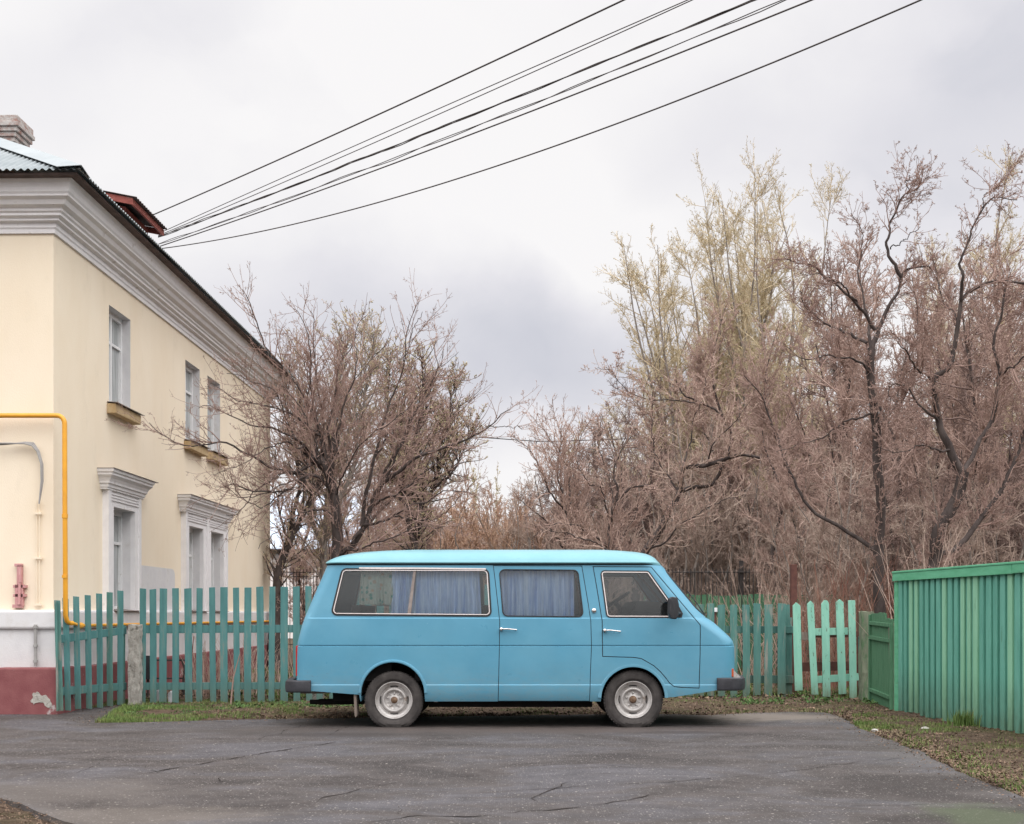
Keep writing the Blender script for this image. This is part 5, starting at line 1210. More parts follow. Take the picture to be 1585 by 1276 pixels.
r2l = [
 ([(1440,1060,YS),(1443,930,YS),(1445,879,YS),(1459,811,YS),(1487,760,YS),(1490,732,YS)],.12,.085),
 ([(1490,732,YS),(1470,698,YS),(1453,658,YS),(1447,613,YS),(1442,588,YS),(1464,571,YS),(1476,540,YS),(1484,496,YS),(1492,460,YS),(1516,442,YS),(1545,436,YS),(1575,437,YS),(1620,445,YS)],.095,.015),
 ([(1490,732,YS),(1504,705,YS+.2),(1518,678,YS+.3),(1543,636,YS+.4),(1546,582,YS+.4),(1541,540,YS+.5),(1550,480,YS+.5),(1565,430,YS+.5)],.06,.015),
 ([(1487,470,YS),(1492,433,YS-.2),(1484,409,YS-.2),(1504,358,YS-.2),(1520,322,YS-.3),(1540,306,YS-.3),(1575,310,YS-.4)],.04,.006),
 ([(1520,322,YS-.3),(1530,300,YS-.3),(1552,285,YS-.3),(1560,270,YS-.3)],.012,.004),
 ([(1442,588,YS),(1420,570,YS-.3),(1400,540,YS-.5),(1375,510,YS-.6)],.03,.005), ([(1453,658,YS),(1420,620,YS-.2),(1405,600,YS-.3),(1378,598,YS-.4),(1375,640,YS-.5)],.03,.005),
 ([(1470,698,YS),(1430,690,YS-.4),(1390,700,YS-.7),(1360,690,YS-.8)],.03,.004), ([(1445,860,YS),(1480,850,YS+.2),(1520,800,YS+.4),(1560,740,YS+.5),(1590,650,YS+.6),(1600,560,YS+.6)],.075,.02),
 ([(1484,496,YS),(1460,470,YS+.4),(1450,430,YS+.5),(1440,390,YS+.6)],.03,.005), ([(1546,582,YS+.4),(1580,560,YS),(1620,520,YS)],.03,.006)]
hero('apple_tree', 'crooked bare tree forking above the tall green fence at the right edge', 'tree', r2l,
     D(n=460, length=.92, ang=50, K=11, wig=.13, up=.05, t0=.2, r0=.0085, r1=.0025, rel=False, tipfall=.45), D(n=6.5, length=.46, ang=45, K=7, wig=.15, up=.04, r0=.0045, r1=.002, lvar=.7),
     D(n=3.4, length=.42, ang=48, K=5, wig=.16, up=.03, r0=.003, r1=.0018, lvar=.7), D(n=1.4, length=.04, ang=60, K=3, wig=.2, up=0, r0=.0035, r1=.0028, rel=False), (M_['bark'], M_['twig'], M_['twigp']), .009, .6)
YM = 21.5
m1l = [
 ([(975,1050,YM),(985,900,YM),(994,859,YM),(1019,822,YM),(1036,788,YM),(1053,766,YM),(1059,723,YM),(1093,720,YM-.1),(1138,706,YM-.2),(1177,709,YM-.3)],.125,.025),
 ([(1056,760,YM),(1085,755,YM+.2),(1110,740,YM+.3),(1128,698,YM+.3),(1129,670,YM+.3),(1110,639,YM+.2),(1084,622,YM+.1),(1060,610,YM),(1045,590,YM)],.06,.012),
 ([(1090,625,YM+.1),(1050,622,YM-.2),(1014,619,YM-.4),(974,608,YM-.5),(952,577,YM-.6),(940,570,YM-.6),(926,567,YM-.7)],.022,.004),
 ([(1059,723,YM),(1065,690,YM+.3),(1075,650,YM+.4),(1090,600,YM+.5),(1100,560,YM+.5)],.03,.005),
 ([(1000,850,YM),(1030,835,YM-.4),(1070,800,YM-.7),(1110,780,YM-.9),(1140,770,YM-1.1)],.03,.006), ([(1053,766,YM),(1030,730,YM+.2),(1010,690,YM+.3),(1010,650,YM+.4)],.03,.005),
 ([(1093,720,YM),(1110,680,YM-.4),(1150,640,YM-.6),(1170,600,YM-.7)],.025,.005), ([(985,900,YM),(950,860,YM+.5),(915,840,YM+.7),(880,825,YM+.8),(840,820,YM+.8)],.04,.006)]
hero('apple_tree', 'leaning bare tree with an arched limb rising behind the van windscreen', 'tree', m1l,
     D(n=250, length=1.1, ang=46, K=10, wig=.12, up=.05, t0=.2, r0=.010, r1=.003, rel=False, tipfall=.6), D(n=6.5, length=.48, ang=44, K=7, wig=.14, up=.05, r0=.005, r1=.0025, lvar=.7),
     D(n=3.6, length=.42, ang=46, K=5, wig=.16, up=.04, r0=.0035, r1=.002, lvar=.7), D(n=1.0, length=.05, ang=60, K=3, wig=.2, up=0, r0=.0038, r1=.003, rel=False), (M_['bark'], M_['twigg'], M_['budp']), .014, .9)
YN = 24
m2l = [
 ([(938,1040,YN),(940,900,YN),(940,850,YN),(943,811,YN),(955,777,YN),(974,757,YN),(1003,749,YN)],.085,.02),
 ([(955,777,YN),(952,723,YN),(969,687,YN),(980,670,YN),(994,653,YN)],.04,.006), ([(941,800,YN),(932,757,YN-.2),(920,750,YN-.3),(910,749,YN-.3),(895,720,YN-.4)],.035,.006),
 ([(940,850,YN),(915,825,YN-.3),(880,812,YN-.6),(845,815,YN-.8),(825,830,YN-.9)],.035,.006), ([(943,811,YN),(950,760,YN+.3),(930,700,YN+.4),(925,660,YN+.4)],.03,.005),
 ([(940,870,YN),(965,830,YN+.4),(985,790,YN+.5),(1000,720,YN+.6)],.03,.005)]
hero('apple_tree', 'small bare fruit tree with dark forked stems right above the middle of the van roof', 'tree', m2l,
     D(n=150, length=.40, ang=48, K=8, wig=.13, up=.06, t0=.2, r0=.011, r1=.004), D(n=6.5, length=.48, ang=42, K=7, wig=.14, up=.06, r0=.006, r1=.003),
     D(n=4.0, length=.42, ang=45, K=5, wig=.16, up=.05, r0=.004, r1=.0024), None, (M_['bark'], M_['twigp'], M_['budp']), .010, 1.0)
m3l = [
 ([(880,1040,YN),(876,900,YN),(873,850,YN),(876,794,YN),(864,749,YN),(864,709,YN),(870,687,YN),(868,660,YN)],.07,.008),
 ([(873,850,YN),(890,780,YN+.2),(898,730,YN+.2),(890,700,YN+.2),(915,650,YN+.3)],.04,.005), ([(876,794,YN),(850,760,YN-.3),(835,720,YN-.4),(815,690,YN-.5),(795,680,YN-.6)],.035,.004),
 ([(873,850,YN),(840,800,YN-.2),(812,780,YN-.3),(795,760,YN-.4)],.03,.004), ([(878,790,YN),(880,730,YN+.4),(850,680,YN+.4),(830,655,YN+.4),(822,640,YN+.4)],.03,.004)]
hero('apple_tree', 'small upright bare fruit tree left of the forked one above the van roof', 'tree', m3l,
     D(n=150, length=.40, ang=46, K=8, wig=.13, up=.06, t0=.25, r0=.011, r1=.004), D(n=6.5, length=.48, ang=42, K=7, wig=.14, up=.06, r0=.006, r1=.003),
     D(n=4.0, length=.42, ang=45, K=5, wig=.16, up=.05, r0=.004, r1=.0024), None, (M_['bark'], M_['twigp'], M_['budp']), .010, 1.0)
# trees behind the apple tree, left
YB = 27.2
b1 = [([(424,1040,YB),(427,930,YB),(432,880,YB),(445,845,YB),(462,810,YB),(478,780,YB),(498,735,YB),(510,690,YB)],.17,.03), ([(438,860,YB),(452,800,YB+.2),(462,740,YB+.3),(455,680,YB+.4),(445,620,YB+.4),(450,560,YB+.4)],.09,.01),
      ([(462,810,YB),(470,770,YB-.2),(474,700,YB-.3),(470,640,YB-.3),(480,590,YB-.3)],.07,.01), ([(445,845,YB),(435,800,YB-.2),(425,750,YB-.4),(428,700,YB-.4)],.05,.008)]
hero('leaning_tree', 'leaning tree with a thick dark trunk at the far corner of the cream house', 'tree', b1,
     D(n=200, length=1.3, rel=False, tipfall=.45, ang=45, K=9, wig=.14, up=.06, t0=.3, r0=.02, r1=.005), D(n=7.0, length=.42, ang=45, K=6, wig=.25, up=.1, r0=.008, r1=.004), D(n=5.0, length=.36, ang=48, K=4, wig=.28, up=.06, r0=.005, r1=.003), None, (M_['bark'], M_['twigg'], M_['bud']), .014, .7)
b2 = [([(505,1040,YB+1),(502,900,YB+1),(500,850,YB+1),(505,780,YB+1),(515,700,YB+1),(520,620,YB+1),(530,560,YB+1),(540,515,YB+1)],.17,.008), ([(501,840,YB+1),(525,780,YB+.7),(548,720,YB+.6),(560,640,YB+.6),(575,560,YB+.6),(580,520,YB+.6)],.10,.008),
      ([(500,850,YB+1),(485,790,YB+1.3),(482,720,YB+1.4),(468,640,YB+1.4),(460,560,YB+1.4)],.08,.008), ([(505,780,YB+1),(530,700,YB+1.6),(555,600,YB+1.8),(562,520,YB+1.8)],.07,.008)]
hero('grey_tree', 'grey-barked tree standing directly behind the apple tree by the rear of the van', 'tree', b2,
     D(n=330, length=1.7, rel=False, tipfall=.45, ang=46, K=9, wig=.13, up=.05, t0=.25, r0=.02, r1=.005), D(n=8.0, length=.42, ang=42, K=6, wig=.25, up=.1, r0=.008, r1=.004), D(n=5.5, length=.36, ang=48, K=4, wig=.28, up=.06, r0=.005, r1=.0035), None, (M_['barkg'], M_['twigg'], M_['bud']), .018, .9)
YC = 29
b3 = [([(642,1040,YC),(645,900,YC),(643,850,YC),(648,790,YC),(642,720,YC),(650,650,YC),(655,590,YC),(650,540,YC)],.2,.008), ([(645,830,YC),(668,760,YC+.3),(690,690,YC+.4),(695,640,YC+.4),(705,590,YC+.4)],.10,.008),
      ([(643,850,YC),(625,780,YC-.2),(612,700,YC-.4),(600,620,YC-.4),(605,560,YC-.4)],.10,.008), ([(648,790,YC),(630,720,YC+.5),(625,640,YC+.6),(635,560,YC+.6)],.08,.008), ([(668,760,YC+.3),(700,730,YC),(720,690,YC),(735,650,YC)],.05,.006)]
hero('grey_tree', 'broad bare tree with a thick trunk behind the middle of the rear van window', 'tree', b3,
     D(n=420, length=1.4, rel=False, tipfall=.45, ang=46, K=9, wig=.13, up=.05, t0=.22, r0=.022, r1=.005), D(n=8.0, length=.42, ang=42, K=6, wig=.25, up=.1, r0=.009, r1=.0045), D(n=6.0, length=.38, ang=48, K=4, wig=.28, up=.06, r0=.006, r1=.004), None, (M_['bark'], M_['twigp'], M_['bud']), .02, .9)

# ---- background kinds: one of each, then copies sharing the meshes
def proto(name, H, stems, spread, lean, l1, l2, l3, l4, mats, bs, bn, r0, label, cat='tree', group=None, curve=.3, sides=7):
    Ps = []; Rs = []
    for k in range(stems):
        a = 2*math.pi*(k+random.random()*.6)/stems; h = H*(1-.35*random.random() if k else 1); top_ = lean*h*(.4+.6*random.random()) if stems > 1 else .04*h
        b0 = np.array([math.cos(a)*spread*.15, math.sin(a)*spread*.15, -.1]); pts = [b0]
        for j in range(1, 6):
            u = j/5; pts.append(b0+np.array([math.cos(a)*top_*u**(1-curve*.5), math.sin(a)*top_*u**(1-curve*.5), h*u])+np.r_[rng.normal(0, .02*h, 2), 0])
        P = resample(pts, 20, .01*H/6); Ps.append(P); Rs.append(taper(P, r0*(1 if k == 0 else .75), .01, .8))
    P = np.array(Ps); Rd = np.array(Rs); tr = TM(); tr.tubes(P, Rd, sides); cr = TM()
    P1, R1 = grow(P, Rd, **l1); cr.tubes(P1, R1, 4, 0); P2g, R2g = grow(P1, R1, **l2); cr.tubes(P2g, R2g, 3, 0); last = P2g
    if l3: P3, R3 = grow(P2g, R2g, **l3); cr.tubes(P3, R3, 3, 0); last = P3
    if l4: P4, R4 = grow(P3, R3, **l4); cr.tubes(P4, R4, 3, 0); last = P4
    nb_ = int(len(last)*bn)
    if nb_: ii = rng.integers(0, len(last), nb_); kk = rng.integers(1, last.shape[1], nb_); cr.buds(last[ii, kk], last[ii, kk]-last[ii, kk-1], bs, 1)
    return put_tree(name, label, cat, (0, 0, 0), tr, cr, *mats, group=group)
used_ = set()
def place(pr_, px, Y, s_, label, z=-.05, rz=None, sz=None, group=None, squash=1.0):
    o = pr_ if pr_.name not in used_ else copy_tree(pr_)
    used_.add(pr_.name)
    o.location = ((px-HX)/F*Y, Y, z); o.rotation_euler = (0, 0, random.uniform(0, 6.28) if rz is None else rz); o.scale = (s_*squash, s_*squash, s_*(sz or 1))
    o['label'] = label
    if group: o['group'] = group
    elif 'group' in o: del o['group']
    return o
def hof(py, Y): return EYE+(HY-py)/F*Y
# A: bushy small tree, brown-grey
pA = proto('bushy_tree', 6.0, 6, 1.2, .32, D(n=130, length=.34, ang=48, K=8, wig=.2, up=.05, t0=.10, r0=.016, r1=.005), D(n=12.0, length=.5, ang=44, K=7, wig=.13, up=.04, r0=.0075, r1=.0035),
           D(n=7.5, length=.5, ang=44, K=5, wig=.15, up=.03, r0=.0045, r1=.0028), D(n=.6, length=.45, ang=45, K=3, wig=.2, up=.02, r0=.004, r1=.003), (M_['barkg'], M_['twigl'], M_['budp']), .012, .2, .07, 'x')
pB = proto('bushy_tree', 6.0, 4, 1.0, .38, D(n=120, length=.40, ang=54, K=8, wig=.24, up=.02, t0=.12, r0=.016, r1=.005), D(n=12.0, length=.5, ang=46, K=7, wig=.15, up=.02, r0=.0075, r1=.0035),
           D(n=7.5, length=.5, ang=46, K=5, wig=.17, up=.02, r0=.0045, r1=.0028), D(n=.6, length=.45, ang=45, K=3, wig=.2, up=.02, r0=.004, r1=.003), (M_['bark'], M_['twigd'], M_['budp']), .014, .3, .09, 'x')
# C: willow-like ochre shrub
pC = proto('ochre_shrub', 4.5, 9, 1.6, .38, D(n=120, length=.45, ang=28, K=7, wig=.15, up=.16, t0=.1, r0=.015, r1=.006), D(n=9.0, length=.5, ang=30, K=5, wig=.2, up=.16, r0=.009, r1=.005),
           D(n=6.0, length=.45, ang=35, K=4, wig=.22, up=.1, r0=.007, r1=.005), None, (M_['barkg'], M_['twigr'], M_['budp']), .02, .4, .04, 'x', 'shrub')
# D: tall poplar, olive buds
def poplar(stems): return proto('tall_poplar', 16.0, stems, 1.4, .24, D(n=400, length=.19, ang=48, K=9, wig=.11, up=.05, t0=.08, r0=.03, r1=.007, tipfall=.45), D(n=14.0, length=.46, ang=44, K=6, wig=.15, up=.06, r0=.009, r1=.0045),
           D(n=7.5, length=.45, ang=46, K=4, wig=.2, up=.05, r0=.0052, r1=.0032), D(n=.8, length=.5, ang=40, K=3, wig=.2, up=.08, r0=.007, r1=.005), (M_['barkg'], M_['twigo'], M_['bud']), .026, .5, .20, 'x', curve=.1)
pD = poplar(10); pD2 = poplar(8)
# E: slender mid-height tree
pE = proto('slender_tree', 9.0, 3, .8, .2, D(n=170, length=.24, ang=44, K=9, wig=.16, up=.07, t0=.12, r0=.022, r1=.006), D(n=12.0, length=.45, ang=46, K=6, wig=.2, up=.06, r0=.009, r1=.004),
           D(n=7.5, length=.45, ang=46, K=4, wig=.24, up=.04, r0=.0055, r1=.0038), D(n=.8, length=.4, ang=45, K=3, wig=.2, up=.06, r0=.0045, r1=.0035), (M_['bark'], M_['twigp'], M_['budp']), .018, .3, .10, 'x')
# F: birch
pF = proto('birch', 12.0, 1, .1, .0, D(n=90, length=.16, ang=40, K=9, wig=.10, up=.12, t0=.22, r0=.03, r1=.008, tipfall=.8), D(n=9.0, length=.4, ang=35, K=6, wig=.15, up=-.02, r0=.012, r1=.006),
           D(n=7.0, length=.45, ang=38, K=4, wig=.2, up=-.1, r0=.008, r1=.005), None, (M_['birch'], M_['twigo'], M_['bud']), .04, .6, .11, 'x', curve=.1)
def P_(pr_, base_h, px, pytop, Y, label, group=None, sq=1.0, rz=None):
    s_ = (hof(pytop, Y))/base_h/1.09; place(pr_, px, Y, s_, label, group=group, squash=sq, rz=rz)
# poplars and their skyline
P_(pD, 15, 1230, 243, 44, 'tallest yellowish poplar rising in the middle of the thicket skyline', sq=.82)
P_(pD2, 15, 1162, 255, 45, 'tall yellowish poplar just left of the tallest one', sq=.85)
P_(pD, 15, 1095, 310, 46, 'olive-tinged poplar at the left shoulder of the poplar group', sq=.95, rz=1.1)
P_(pD, 15, 1118, 330, 49, 'broad olive-tinged poplar in the left half of the poplar group', sq=.9); pass
P_(pD2, 15, 1066, 395, 47, 'lowest poplar on the left flank of the poplar group', sq=1.1)
P_(pD, 15, 1560, 240, 42, 'tall poplar at the right edge above the thicket', sq=.85, rz=4.0)
P_(pD2, 15, 1125, 350, 48, 'olive-tinged poplar between the left shoulder and the tall pair', sq=1.0); P_(pD2, 16, 1512, 300, 43, 'poplar just left of the one at the right edge', sq=.8, rz=2.2)
gt = 'bare trees in the dense thicket behind the right fences'; lt = 'bare brown tree tangled in the dense thicket behind the right fences'
gs = 'bare bushes filling the foot of the thicket'; ls = 'bare tangled bush filling the foot of the thicket'
P_(pE, 9, 1320, 345, 33, 'reddish-brown slender tree between the poplars and the straight-trunked tree'); P_(pE, 9, 1430, 345, 34, 'slender tree topping the thicket left of the right-hand poplars'); P_(pE, 9, 1500, 370, 30, lt, gt); P_(pE, 9, 1570, 350, 29, lt, gt)
for px, py, Y in ((1270,400,36),(1380,390,37),(1210,470,34),(1150,520,33),(1350,440,31),(1460,430,27),(1540,420,26),(1600,400,28),(1290,500,27),(1400,500,28),(1480,520,24),(1230,560,26),(1580,560,23)):
    P_(pE if random.random() < .5 else pB, 9 if False else 0 or 9, px, py, Y, lt, gt) if False else place(*( (pE, px, Y, hof(py, Y)/9.0) if random.random() < .6 else (pB, px, Y, hof(py, Y)/6.6)), lt, group=gt)
for px, py, Y in ((1040,560,34),(1100,560,33),(1170,610,32),(1015,615,36),(1060,640,31),(1120,680,31),(1200,660,31),(1260,690,26),(1330,660,23),(1400,680,23),(1460,690,22),(1540,670,22),(1590,660,23),(985,655,33)):
    place(pA if random.random() < .5 else pB, px, Y, hof(py, Y)/6.3, lt, group=gt)
gm = 'low bare fruit trees beyond the van roof'; lm = 'low reddish bare fruit tree in the row beyond the van roof'
P_(pF, 12, 905, 615, 52, 'pale yellowish tree topping the row above the van roof', sq=1.3); P_(pF, 12, 945, 610, 50, 'pale yellowish tree right of the row of fruit trees', sq=1.4); P_(pD2, 16, 1000, 590, 52, 'yellowish tree rising at the left foot of the poplar group', sq=1.3)
for px, py, Y in ((850,680,34),(900,665,35),(950,665,32),(990,690,30),(830,700,33),(920,700,29),(870,720,30)): place(pB if random.random() < .5 else pA, px, Y, hof(py, Y)/6.3, lm, group=gm)
P_(pC, 4.5, 795, 762, 44, 'orange-brown shrub in the gap above the van roof, right of the birches'); P_(pC, 4.5, 755, 790, 40, 'orange-brown shrub in the gap above the van roof, in front of the birches'); P_(pC, 4.5, 840, 770, 40, 'orange-brown shrub left of the small upright fruit tree')
for px, py, Y in ((715,800,38),(740,812,35),(772,790,36),(800,800,37),(820,795,34),(860,790,36),(700,770,42),(780,770,46),(730,765,48)): place(pC, px, Y, hof(py, Y)/4.5, 'orange-brown bush low in the gap above the van roof', group='orange-brown bushes in the gap', squash=1.5)
P_(pF, 12, 767, 688, 70, 'slim white-stemmed birch in the gap, rightmost of three', rz=1, sq=.7); P_(pF, 12, 745, 700, 72, 'slim white-stemmed birch in the gap, middle of three', rz=3, sq=.7); P_(pF, 12, 727, 672, 66, 'slim white-stemmed birch in the gap, leftmost of three', rz=5, sq=.9)
P_(pE, 9, 690, 700, 40, 'bare tree right of the broad tree with the thick trunk'); P_(pE, 9, 590, 540, 36, 'pale-budded tree topping the crowns behind the apple tree'); P_(pE, 9, 540, 560, 38, 'bare tree behind the grey-barked tree'); P_(pE, 9, 470, 600, 36, 'bare tree behind the leaning trunk by the cream house'); P_(pB, 6.4, 690, 740, 34, 'bushy bare tree low behind the right side of the broad tree')
P_(pE, 9, 630, 560, 40, 'bare tree behind the broad tree with the thick trunk')
# far belt
gf = 'distant bare trees closing the horizon'; lf_ = 'distant bare tree closing the horizon behind everything'
for k, px in enumerate(range(560, 1640, 45)):
    Y = 62+random.uniform(-5, 8); pr_ = (pB, 6.3) if k % 2 else (pA, 6.3)
    py = 800 if 700 < px < 860 else (770 if px < 1000 else 640); place(pr_[0], px, Y, hof(py+random.uniform(-15, 15), Y)/pr_[1], lf_, group=gf, squash=1.5)
for k, px in enumerate(list(range(600, 1000, 34))+list(range(1000, 1640, 30))):
    Y = random.uniform(31.5, 39) if px > 1000 else random.uniform(36, 44); place([pA, pB, pC][k % 3], px, Y, hof(random.uniform(800, 850) if px > 1000 else 835, Y)/(6.3 if k % 3 < 2 else 4.5), ls, group=gs, squash=1.35)
for k, px in enumerate(range(1285, 1640, 44)):
    Y = random.uniform(21, 25); place([pA, pB][k % 2], px, Y, hof(random.uniform(740, 800), Y)/6.3, ls, group=gs, squash=1.3)
# ---- canes and whips
def canes(name, label, px0, px1, pyb, pyt, Y0, Y1, n, mat, r=.005, lean=.12, kind='stuff', cat='shrub', branch=3):
    cr = TM(); pts = []
    x = rng.uniform(px0, px1, n); Y = rng.uniform(Y0, Y1, n)
    base_ = np.stack([(x-HX)/F*Y, Y, np.zeros(n)], 1); H_ = (EYE+(HY-(pyt+rng.uniform(0, (pyb-pyt)*.55, n)))/F*Y)
    K = 7; P = np.empty((n, K, 3)); P[:, 0] = base_; d = nrm(np.c_[rng.normal(0, lean, (n, 2)), np.ones(n)]); p = base_
    for k in range(1, K): d = nrm(d+rng.normal(0, .06, (n, 3))+np.c_[d[:, :2]*.08, np.zeros(n)]); p = p+d*(H_/(K-1))[:, None]; P[:, k] = p
    Rd = np.linspace(r, r*.4, K)[None]*(.6+.8*rng.random(n))[:, None]; cr.tubes(P, Rd, 4)
    if branch: P1, R1 = grow(P, Rd, n=float(branch), length=.28, ang=32, K=5, wig=.15, up=.05, r0=r*.55, r1=r*.3); cr.tubes(P1, R1, 3)
    o_ = base_.mean(0); me = cr.mesh(name, o_); me.materials.append(mat); o = bpy.data.objects.new(name, me); C.objects.link(o); o.location = o_; tag(o, label, cat, None, kind); return o
canes('cane_clump', 'clump of reddish bare canes behind the mint pickets and narrow gate', 1238, 1400, 1040, 840, 19.3, 21.0, 150, M_['cane'], .006)
canes('cane_clump', 'tangle of tan whips arching behind the worn teal pickets', 1150, 1260, 1040, 830, 20.2, 23.5, 80, M_['twigg'], .006, .25)
canes('cane_clump', 'thin bare whips between the van bonnet and the iron railing', 1020, 1130, 1040, 880, 21, 25, 40, M_['twigg'], .005, .2)
canes('cane_clump', 'thicket of pale brown stems growing behind the teal slats against the house base', 292, 402, 1085, 968, 17.8, 19.5, 110, M_['twigg'], .006, .16)
canes('cane_clump', 'few thin stems behind the slats right of the house corner', 405, 520, 1085, 985, 18.5, 22, 50, M_['twigg'], .006, .16)
canes('cane_clump', 'bare whips rising just behind the tall green fence', 1385, 1600, 1000, 800, 16.8, 18.8, 90, M_['twigg'], .006, .22)
canes('cane_clump', 'bare bushes low in the garden behind the van', 520, 900, 1040, 840, 22, 27, 160, M_['twigg'], .007, .22)
for k, (a, b, m_, lb) in enumerate((((236, 1087), (300, 985), 'cane', 'dark bent stem leaning behind the middle slats'), ((357, 1092), (372, 1010), 'twig', 'dark stem crossing in front of the slats'))):
    mb = MB(); A_ = at(a[0]+60*(k == 0), a[1], 17.9 if k == 0 else 16.9); B_ = at(b[0], b[1], 17.9 if k == 0 else 16.9); mid = (A_+B_)/2+Vector((-.03, 0, .02)); mb.tube([A_, mid, B_], [.014, .011, .006], 6); mb.build('stem', M_[m_], None, label=lb, cat='stem')

# ================================================================== GRASS, WEEDS, LEAVES
def blades(name, label, area, n, hmin, hmax, mat, wd=.004, cat='grass', lean=.5):
    V = []; xs2 = []; 
    while len(xs2) < n:
        x, y = area(); xs2.append((x, y))
    B = np.array(xs2); n = len(B); h = rng.uniform(hmin, hmax, n); a = rng.uniform(0, 6.28, n); ln = rng.normal(0, lean, n)
    wv = np.c_[np.cos(a), np.sin(a), np.zeros(n)]*wd; dv_ = np.c_[-np.sin(a), np.cos(a), np.zeros(n)]
    z0 = np.array([max(-.02, ghei(x, y)+.005) for x, y in B]); b = np.c_[B, z0]
    mid = b+np.c_[np.zeros((n, 2)), h*.55]+dv_*(ln*h*.25)[:, None]; tip = b+np.c_[np.zeros((n, 2)), h]+dv_*(ln*h*.8)[:, None]
    vs = np.stack([b-wv, b+wv, mid+wv*.8, mid-wv*.8, tip], 1).reshape(-1, 3); me = bpy.data.meshes.new(name); k = np.arange(n)*5
    me.vertices.add(len(vs)); me.vertices.foreach_set('co', vs.astype(np.float32).ravel()); q = np.stack([k, k+1, k+2, k+3], 1); t_ = np.stack([k+3, k+2, k+4], 1)
    me.loops.add(q.size+t_.size); me.loops.foreach_set('vertex_index', np.r_[q.ravel(), t_.ravel()].astype(np.int32)); me.polygons.add(2*n)
    me.polygons.foreach_set('loop_start', np.r_[np.arange(n)*4, q.size+np.arange(n)*3].astype(np.int32)); me.update(calc_edges=True)
    return link(name, me, None, mat, label=label, cat=cat, kind='stuff')
M_['grass'] = mottled('short_grass', (.085, .14, .03), (.14, .20, .05), 3, .8, 0, island=.35, c3=(.20, .17, .08), s3=2.5, t3=(.5,.7))
M_['weeds'] = mottled('weed_leaves', (.05, .11, .03), (.10, .17, .05), 3, .9, 0, island=.35)
M_['litter'] = mottled('dead_leaves', (.10, .062, .042), (.19, .13, .09), 3, .9, 0, island=.5)
M_['straw'] = mottled('dry_straw', (.22, .17, .10), (.32, .25, .16), 3, .9, 0, island=.35)
def out_of_asphalt(x, y, m_=.02): return not inside(x, y)
def area_px(px0, px1, py0, py1, dens=None, margin=0):
    def f():
        while True:
            px = random.uniform(px0, px1); py = random.uniform(py0, py1); g_ = gp(px, py)
            if inside(g_.x, g_.y) : continue
            if dens and random.random() > dens(px, py, g_): continue
            return g_.x, g_.y
    return f
nz = lambda g_, s_=1.6, o_=0: max(0, min(1, .5+1.6*mn.noise(Vector((g_.x*s_, g_.y*s_, o_)))))
blades('grass', 'short green grass along the strip below the teal slats', area_px(140, 470, 1086, 1119, lambda px, py, g_: (1 if px < 330 else .45)*nz(g_)), 16000, .015, .07, M_['grass'], .0035)
blades('grass', 'thin grass on the litter strip behind the van and below the worn pickets', area_px(440, 1360, 1084, 1110, lambda px, py, g_: nz(g_, 2, 4)**2), 6000, .015, .06, M_['grass'], .0035)
blades('grass', 'patchy grass on the verge below the tall green fence', area_px(1320, 1600, 1090, 1250, lambda px, py, g_: (1 if (g_.x < 4.75 and 12.4 < g_.y < 15.2) else .15)*nz(g_, 2.2, 9)**2), 9000, .015, .06, M_['grass'], .0035)
blades('grass', 'yellow-green grass in the garden behind the fences', area_px(350, 1400, 1035, 1084, lambda px, py, g_: nz(g_, 1.2, 2)), 14000, .04, .14, M_['grass'], .007)
blades('dry_grass', 'matted dry straw on the right-hand verge', area_px(1290, 1640, 1092, 1260, lambda px, py, g_: nz(g_, 1.5, 12)), 7000, .01, .04, M_['straw'], .003, 'grass', 1.6)
blades('dry_grass', 'dry straw along the foot of the fences', area_px(230, 1360, 1074, 1112, lambda px, py, g_: nz(g_, 2.5, 22)), 6000, .015, .06, M_['straw'], .003, 'grass', 1.4)
def leaves(name, label, area, n, size, mat, zmax=.02, cat='leaves', stand=.35, elong=1.5, zoff=0):
    B = np.array([area() for _ in range(n)]); z0 = np.array([(0.003 if inside(x, y) else ghei(x, y)+.012) for x, y in B])+rng.random(n)*zmax+zoff; c = np.c_[B, z0]
    u_ = rng.normal(size=(n, 3))*np.array([1, 1, stand]); u_ = nrm(u_); v_ = nrm(np.cross(u_, rng.normal(size=(n, 3))*np.array([.3, .3, 1]))); s_ = (size*(.5+rng.random(n)))[:, None]
    k_ = nrm(np.cross(u_, v_))*s_*.3
    vs = np.stack([c-u_*s_*elong*.5, c+v_*s_*.4+k_, c+u_*s_*elong*.5, c-v_*s_*.4+k_], 1).reshape(-1, 3); k = np.arange(n)*4; t_ = np.stack([k, k+1, k+2, k, k+2, k+3], 1).reshape(-1, 3)
    me = bpy.data.meshes.new(name); me.vertices.add(len(vs)); me.vertices.foreach_set('co', vs.astype(np.float32).ravel()); me.loops.add(t_.size); me.loops.foreach_set('vertex_index', t_.ravel().astype(np.int32))
    me.polygons.add(len(t_)); me.polygons.foreach_set('loop_start', (np.arange(len(t_))*3).astype(np.int32)); me.update(calc_edges=True); return link(name, me, None, mat, label=label, cat=cat, kind='stuff')
leaves('leaf_litter', 'brown dead leaves along the foot of the fences and under the van', area_px(300, 1380, 1078, 1112, lambda px, py, g_: .35+.65*nz(g_, 1.3, 30)**2), 13000, .030, M_['litter'])
leaves('leaf_litter', 'brown dead leaves and bark scraps on the right-hand verge', area_px(1290, 1660, 1090, 1280, lambda px, py, g_: .25+.75*nz(g_, 1.8, 31)**2), 15000, .022, M_['litter'])
leaves('leaf_litter', 'dead leaves in the garden behind the slats', area_px(220, 1400, 1030, 1084), 9000, .06, M_['litter'], .05)
def scat(px0, px1, py0, py1):
    def f(): g_ = gp(random.uniform(px0, px1), random.uniform(py0, py1)); return g_.x, g_.y
    return f
